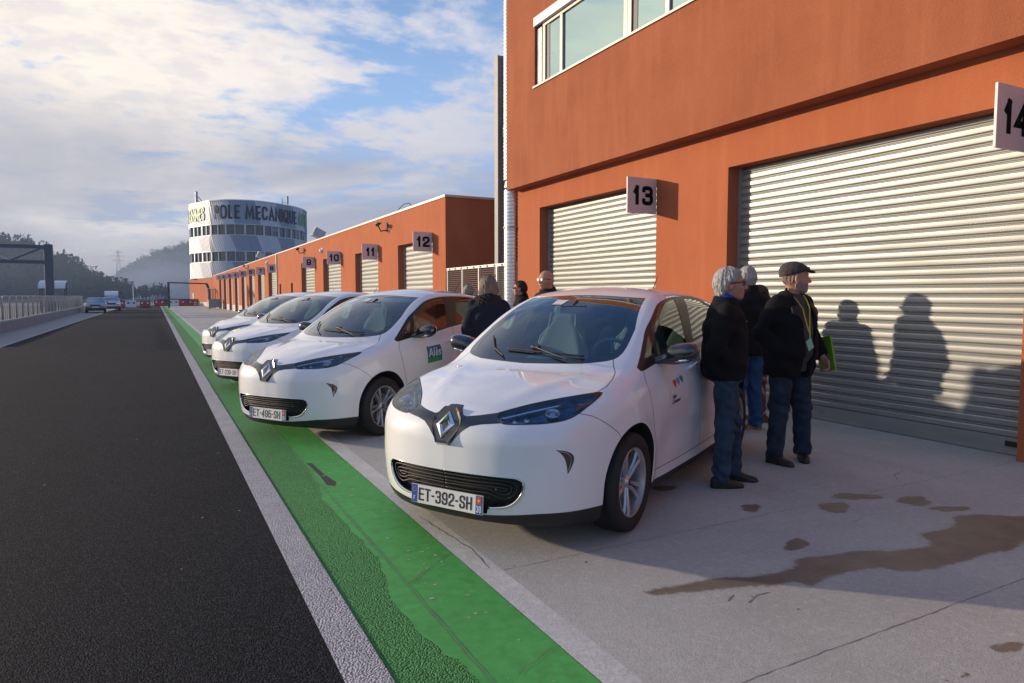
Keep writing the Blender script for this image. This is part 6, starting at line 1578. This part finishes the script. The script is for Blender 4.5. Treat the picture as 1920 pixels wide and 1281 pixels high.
d = MB(); T = Matrix.Translation(Vector((.01, .204, 1.055))*s_) @ Matrix.Rotation(R_(90), 4, 'X') @ Matrix.Rotation(R_(-28), 4, 'Z'); d.box((-.036, -.048, -.002), (.036, .048, .002), 0, T); bevel(d.build('name_badge', mat('mint_card', (.25, .55, .40), .4), p['root']), .001, 1)
# the folder under his arm is a thing of its own
Mw = Matrix.Translation(p['root'].location) @ Matrix.Rotation(p['root'].rotation_euler.z, 4, 'Z')
fo = thing('folder', 'bright green folder held against the side of the man in the flat cap', 'folder', Mw @ (Vector((-.345, .13, .80)) * s_), p['root'].rotation_euler.z)
d = MB(); T = Matrix.Rotation(R_(12), 4, 'X') @ Matrix.Rotation(R_(-18), 4, 'Z'); d.box((-.008, -.11, 0), (.008, .11, .31), 0, T); bevel(d.build('cover', mat('green_board', (.17, .36, .02), .45), fo), .003)
d = MB(); d.tube([T @ Vector((-.0095, .035 + .028*math.cos(a), .12 + .034*math.sin(a))) for a in [R_(60) + R_(300)*k/16 for k in range(17)]], .005, 6); d.build('print', M_black, fo)
d = MB(); d.prism([(.05 + .018*math.cos(a), .265 + .018*math.sin(a)) for a in [k*math.pi/6 for k in range(12)]], (-.0095, -.0085), T @ Matrix.Rotation(R_(90), 4, 'Z') @ Matrix.Rotation(R_(90), 4, 'X') @ Matrix.Scale(1, 4)); 
# 3 white haired man behind, face turned away
p = make_person('white haired man in black behind the other two, wearing teal shoes with orange soles', (5.78, 5.52, 0), face_rz(-RX*.3 + .46*.8, -RY*.3 + .888*.8), 1.80, head_rz=-.5, res=.009, build=1.08,
    feet=dict(ar=(.12,-.02,.09), al=(-.13,.02,.09), fl=1.3, fr=.2))
p['jacket'](C_black2, hem=.80, thick=.034, sleeve=(.082,.070,.052)); p['trousers'](cloth('mid_denim', (.03, .085, .22), var=.3)); p['shoes'](mat('teal_mesh', (.02, .13, .14), .7), mat('orange_sole', (.50, .10, .02), .6)); p['hair'](H_white, 'short', .016)
# 4 person with reddish hair
p = make_person('brown haired person in a long black coat standing behind the group by door 14', (6.31, 5.84, 0), face_rz(-RX, -RY), 1.60, head_rz=.3, res=.010)
p['jacket'](C_black2, hem=.62, thick=.036, flare=.05, name='coat'); p['trousers'](cloth('tan_boots', (.16, .06, .025)), r=(.09,.06,.05)); p['shoes'](mat('tan_leather', (.16, .06, .025), .5)); p['hair'](H_brown, 'bob', .012)
# 5 bald man
p = make_person('bald man with glasses and dark coat behind the roof of the nearest car', (4.36, 7.45, 0), face_rz(-RX*.75 - .46*.62, -RY*.75 - .888*.62), 1.80, head_rz=.0, res=.0075)
p['jacket'](cloth('navy_coat', (.012, .014, .022)), hem=.70, thick=.036); p['trousers'](C_jean2); p['shoes'](C_shoe); p['glasses'](False)
# 6 woman seen from behind
p = make_person('woman with a grey blond bob seen from behind, navy coat with a fur collar', (3.34, 7.04, 0), face_rz(.46, .888), 1.70, head_rz=.15, res=.009)
p['jacket'](cloth('navy_wool', (.010, .013, .028)), hem=.62, thick=.034, flare=.08, name='coat', sleeve=(.075,.062,.05)); p['trousers'](C_black2, r=(.095,.065,.055)); p['shoes'](C_shoe); p['hair'](H_blond, 'bob', .016)
def fur(P):
    q = np.hypot(P[:, 0]*.9, P[:, 1] + .01); n_ = .006*np.sin(95*P[:, 0] + 30*P[:, 2])*np.sin(80*P[:, 1] + 60*P[:, 2]) + .005*np.sin(140*P[:, 2] + 90*P[:, 0])
    return smax(np.abs(q - (.105 + .18*(1.50 - P[:, 2]))) - .032, np.abs(P[:, 2] - 1.475) - .055, .03) - n_
p['part']('fur_collar', fur, (-.22, -.2, 1.37), (.22, .22, 1.60), mat('dark_fur', (.018, .014, .012), .95, bump=1, bscale=150), .009)
# 7 dark haired man, 8 small grey head
p = make_person('dark haired man in sunglasses looking left beyond the cars, next to the ribbed duct', (5.22, 9.75, 0), face_rz(-RX, -RY), 1.72, head_rz=-.1, res=.009)
p['jacket'](C_black2, hem=.78, thick=.034); p['trousers'](C_jean2); p['shoes'](C_shoe); p['hair'](H_dark, 'short', .012); p['glasses'](True)
p = make_person('grey haired person half hidden behind the roof of the second car', (4.66, 10.6, 0), face_rz(.46, .888), 1.66, res=.011)
p['jacket'](C_black2, hem=.75, thick=.034); p['trousers'](C_jean2); p['shoes'](C_shoe); p['hair'](H_grey, 'short', .014)
# ------------------------------------------------------------------ two oncoming vehicles far down the lane
def saloon(label, loc, rz, W, Hh, L, van, paint, low):
    t = thing('van' if van else 'saloon_car', label, 'van' if van else 'car', loc, rz)
    zh = Hh * (.66 if van else .62); hood = L * (.20 if van else .26)
    def f(P):
        x = np.abs(P[:, 0]); y = P[:, 1]; z = P[:, 2]
        top = z - np.interp(y, [0, .1, hood, hood + .2, L], [zh*.86, zh*.93, zh, zh*1.0, zh*1.0])
        lowr = smax(smax(top, x - W/2*(1 - .05*np.clip(z - .6, 0, 1)), .10), np.maximum(.06*(x/.5)**2 - y, y - L), .09); lowr = smax(lowr, .20 - z, .03)
        wsl = .55 if not van else .40
        cab = smax(smax(z - Hh + .05*(x/.6)**2, x - (W/2 - .03 - .28*(z - zh)), .08), (hood + .08 + (z - zh)*wsl/.45 + .08*(x/.6)**2) - y, .06)
        cab = smax(cab, y - (L - (.45 if not van else .08)) - (zh - z)*.5, .06); cab = smax(cab, zh - .2 - z, .02)
        g = smin(lowr, cab, .02)
        for yc in (.78, L - .8): g = smax(g, -smax(np.hypot(y - yc, z - .30) - .34, .5*W - .28 - x, .01), .01)
        return g
    V, F = nets(f, (-W/2 - .05, -.1, .1), (W/2 + .05, L + .1, Hh + .1), .03)
    c = V[F].mean(1); nz = np.array(np.cross(V[F[:, 1]] - V[F[:, 0]], V[F[:, 2]] - V[F[:, 0]])); nz /= np.linalg.norm(nz, axis=1)[:, None] + 1e-9
    cabz = (c[:, 2] > zh + .045) & (c[:, 2] < Hh - .085); ax = np.abs(c[:, 0])
    fm = np.zeros(len(F), int); fm[c[:, 2] < .36] = 1
    gl = cabz & (((nz[:, 1] < -.3) & (ax < W/2 - .11 - .28*(c[:, 2] - zh))) | ((np.abs(nz[:, 0]) > .6) & (c[:, 1] > hood + .45) & ((c[:, 1] < L*.5) | (not van))))
    keep = ~gl
    mesh_obj('body', V, F[keep], [paint, low], t, True, fm[keep]); mesh_obj('windscreen', V, F[gl & (nz[:, 1] < -.3)], M_wglass, t, True); mesh_obj('side_window', V, F[gl & (nz[:, 1] >= -.3)], M_wglass, t, True)
    for sg in (-1, 1):
        d = MB(); d.box((sg*(W/2 - .08), -.03, zh*.70), (sg*(W/2 - .42), .12, zh*.84)); bevel(d.build('headlight', M_chrome, t), .015)
        d = MB(); d.box((sg*(W/2 + .02), hood + .28, zh + .02), (sg*(W/2 + .17), hood + .36, zh + .14)); bevel(d.build('door_mirror', low, t), .02)
    d = MB(); d.box((-(W/2 - .44), -.035, zh*.68), (W/2 - .44, .1, zh*.84)); d.build('grille', M_black, t)
    d = MB(); d.box((-(W/2 - .02), -.07, .30), (W/2 - .02, .12, .46)); bevel(d.build('bumper', low, t), .03)
    d = MB(); d.box((-.26, -.085, .46), (.26, -.07, .57)); d.build('number_plate', M_plate, t)
    for x, y in ((W/2 - .1, .78), (-W/2 + .1, .78), (W/2 - .1, L - .8), (-W/2 + .1, L - .8)):
        d = MB(); d.lathe([(.17,-.09),(.29,-.09),(.305,-.06),(.305,.06),(.29,.09),(.17,.09)], 28, axis='x', c=(x, y, .305)); w = d.build('wheel', M_tyre, t, smooth=True)
        d = MB(); d.lathe([(0,.07*(1 if x > 0 else -1)),(.06,.075*(1 if x > 0 else -1)),(.18,.06*(1 if x > 0 else -1))], 20, axis='x', c=(x, y, .305)); d.build('rim', M_alloy, w, smooth=True)
saloon('dark saloon car with silver bonnet coming up the far end of the lane', (-4.62, 69.5, 0), R_(3), 1.60, 1.36, 4.4, False, mat('silver_grey_paint', (.22, .23, .26), .3, coat=1), mat('dark_paint', (.02, .025, .035), .4))
saloon('small white van following behind the dark saloon car', (-3.85, 78.5, 0), R_(3), 1.58, 1.42, 3.9, True, mat('white_van_paint', (.62, .64, .68), .35, coat=.6), mat('grey_bumper', (.06, .065, .07), .6))
# ------------------------------------------------------------------ hills, woods, pylon, mist, haze
def hill(name, ridge, y_front, y_back, col):
    """ridge = (x, y, z) line; slopes fall to the ground before and behind it"""
    V = []; F = []; n = len(ridge); prof = [(0, 0), (.25, .12), (.5, .42), (.75, .78), (1, 1)]
    r = random.Random(5)
    for (x, y, z) in ridge:
        for t, hgt in prof: V.append((x + r.gauss(0, .6), y_front + (y - y_front) * t, -.5 + (z + .5) * hgt + r.gauss(0, .25) * hgt))
        V.append((x, y_back, -.5))
    K = 6
    F = [(i*K+j, (i+1)*K+j, (i+1)*K+j+1, i*K+j+1) for i in range(n-1) for j in range(K-1)]
    o = mesh_obj(name, V, F, mat(name + '_soil', col, .95, var=.3, vscale=.05), smooth=True); o['kind'] = 'structure'; return o
def lerp_ridge(rg, x, k): return float(np.interp(x, [p[0] for p in rg], [p[k] for p in rg]))
def forest(name, pts, m, seed):
    """many trees as tapered trunks and crowns of loose leaf clumps, one object"""
    r = np.random.RandomState(seed); T = []
    for kind in range(6):
        q = []; nl = 130
        con = kind % 3 == 0
        for _ in range(nl):
            if con:
                t = r.uniform(0, 1) ** .8; a = r.uniform(0, 6.28); rad = (1 - t) * .30 * math.sqrt(r.uniform(.15, 1)); c = np.array([rad*math.cos(a), rad*math.sin(a), .18 + .82 * t])
            else:
                k = r.randint(0, 7); rr = np.random.RandomState(kind * 50 + k); cc = np.array([rr.uniform(-.20, .20), rr.uniform(-.20, .20), rr.uniform(.42, .86)]); d = r.normal(size=3); d /= np.linalg.norm(d); c = cc + d * r.uniform(.6, 1) * rr.uniform(.10, .19)
            s = r.uniform(.025, .055); n1 = r.normal(size=3); n1 /= np.linalg.norm(n1); n2 = np.cross(n1, r.normal(size=3)); n2 /= np.linalg.norm(n2)
            q += [c - n1*s, c - n2*s*.8, c + n1*s, c + n2*s*.8]
        q += [np.array(v) for v in ((-.02,0,0),(.02,0,0),(.012,0,.6),(-.012,0,.6))] + [np.array(v) for v in ((0,-.02,0),(0,.02,0),(0,.012,.6),(0,-.012,.6))]
        T.append(np.array(q))
    V = []
    for (x, y, z, h) in pts:
        t = T[r.randint(0, 6)]; a = r.uniform(0, 6.28); ca, sa = math.cos(a), math.sin(a); w = r.uniform(.85, 1.25)
        q = t * h; V.append(np.stack([x + (q[:,0]*ca - q[:,1]*sa)*w, y + (q[:,0]*sa + q[:,1]*ca)*w, z + q[:,2]], 1))
    V = np.concatenate(V); F = np.arange(len(V)).reshape(-1, 4)
    o = mesh_obj(name, V, F, m, smooth=False); o['kind'] = 'stuff'; return o
M_leaf = mat('woodland_leaves', (.034, .052, .028), .9, spec=.1, col2=(.095, .100, .050), vscale=.16, var=.1)
rl = [(-150, 330, 40), (-90, 322, 27), (-62, 312, 20.5), (-49, 309, 18), (-42, 306, 17), (-39, 304, 14.8), (-34, 301, 13.8), (-30, 299, 12), (-25.5, 296, 9.3), (-20.5, 293, 5.8), (-15.5, 291, 1.8), (-12, 289, .0)]
hill('hill', rl, 215, 400, (.05, .06, .03))
rr2 = [(-40, 600, 2), (-28, 600, 8), (-16, 597, 18), (-7, 592, 23), (1, 589, 28), (12, 584, 31), (21, 579, 34), (26, 576, 35), (47, 565, 34), (76, 550, 24), (111, 530, 8), (140, 525, 0)]
hill('hill', rr2, 470, 700, (.05, .06, .035))
r = random.Random(21); P1 = []
def zon(rg, x, y, yf):
    yr, zr = lerp_ridge(rg, x, 1), lerp_ridge(rg, x, 2); t = max(0, min(1, (y - yf) / (yr - yf)))
    return -.5 + (zr + .5) * float(np.interp(t, [0, .25, .5, .75, 1], [0, .12, .42, .78, 1]))
while len(P1) < 1900:
    x = r.uniform(-120, -8); y = r.uniform(216, 330)
    if y > lerp_ridge(rl, x, 1) + 3: continue
    if r.random() > .35 + .65 * (y - 216) / 110 and x < -70: continue
    P1.append((x, y, zon(rl, x, y, 215) - .3, r.uniform(3.8, 8.2)))
for k in range(90):      # treeline at the foot of the slope
    x = r.uniform(-70, 0); P1.append((x, r.uniform(214, 232), -.3, (r.uniform(3, 5.2) if x > -12 else r.uniform(4, 7))))
forest('forest', P1, M_leaf, 3)
P2 = []
while len(P2) < 1500:
    x = r.uniform(-34, 130); y = r.uniform(475, 600)
    if y > lerp_ridge(rr2, x, 1) + 4: continue
    P2.append((x, y, zon(rr2, x, y, 470) - .3, r.uniform(6, 10.5)))
forest('forest', P2, M_leaf, 4)
forest('forest', [(r.uniform(-12, 3.5), r.uniform(222, 232), -.3, 5.6 - .25 * abs(k % 12 - 2) ) for k in range(46)], M_leaf, 6)
forest('forest', [(r.uniform(60, 400), r.uniform(190, 330), -.3, r.uniform(5, 9)) for k in range(250)], M_leaf, 8)
t = thing('power_pylon', 'distant lattice electricity pylon on the skyline between the two hills', 'pylon', (-25.5, 640, 14))
d = MB(); H = 24
for sx in (-1, 1):
    for sy in (-1, 1): d.bar((sx*2.2, sy*2.2, 0), (sx*.4, sy*.4, H), .22, .22)
for k in range(8):
    z0, z1 = H*k/8, H*(k+1)/8; w0, w1 = 2.2 - 1.8*k/8, 2.2 - 1.8*(k+1)/8
    for sy in (-1, 1): d.bar((-w0, sy*w0, z0), (w1, sy*w1, z1), .12, .12); d.bar((w0, sy*w0, z0), (-w1, sy*w1, z1), .12, .12)
d.build('lattice', M_steel, t); d = MB()
for z, w in ((16, 4.4), (19.5, 5.6), (22.6, 3.6)): d.bar((-w, 0, z), (w, 0, z), .3, .3)
d.build('cross_arm', M_steel, t)
t = thing('power_pylon', 'smaller more distant electricity pylon right of the lattice one', 'pylon', (-19.0, 690, 14))
d = MB(); d.bar((0, 0, 0), (0, 0, 17), .5, .5); d.build('mast', M_steel, t); d = MB(); d.bar((-2.4, 0, 13), (2.4, 0, 13), .3, .3); d.bar((-1.8, 0, 15.5), (1.8, 0, 15.5), .3, .3); d.build('cross_arm', M_steel, t)
def volume(name, a, b, dens, col, aniso=.3):
    M = bpy.data.materials.new(name); M.use_nodes = True; N = M.node_tree.nodes; N.clear()
    v = N.new('ShaderNodeVolumePrincipled'); v.inputs['Color'].default_value = (*col, 1); v.inputs['Density'].default_value = dens; v.inputs['Anisotropy'].default_value = aniso
    o = N.new('ShaderNodeOutputMaterial'); M.node_tree.links.new(v.outputs[0], o.inputs['Volume'])
    d = MB(); d.box(a, b); ob = d.build(name, M); ob['kind'] = 'stuff'; return ob
volume('haze', (-420, -60, -1.2), (420, 760, 72), HAZE, (.58, .74, 1.0), 0.0)
M_mist = bpy.data.materials.new('mist_air'); M_mist.use_nodes = True; N_ = M_mist.node_tree.nodes; N_.clear(); v_ = N_.new('ShaderNodeVolumePrincipled'); v_.inputs['Color'].default_value = (.66, .80, 1.0, 1); v_.inputs['Density'].default_value = .0032; o_ = N_.new('ShaderNodeOutputMaterial'); M_mist.node_tree.links.new(v_.outputs[0], o_.inputs['Volume'])
bm = bmesh.new(); bmesh.ops.create_icosphere(bm, subdivisions=4, radius=1.0); me = bpy.data.meshes.new('mist'); bm.to_mesh(me); bm.free(); me.materials.append(M_mist)
for k, (mx_, my_, mz_, a_, b_, c_) in enumerate([(2,400,3,30,60,17),(0,395,2,24,50,14),(-2,405,3,18,40,11),(3,390,1,26,40,8),(-6,400,2,14,30,13),(6,410,4,16,30,15),(40,430,6,110,40,34),(30,440,10,90,30,28),(20,430,4,70,26,22),(-60,205,2,95,22,26),(-50,200,2,70,16,18)]):
    mo = bpy.data.objects.new('mist', me); C.objects.link(mo); mo.scale = (a_, b_, c_); mo.location = (mx_, my_, mz_); mo['kind'] = 'stuff'
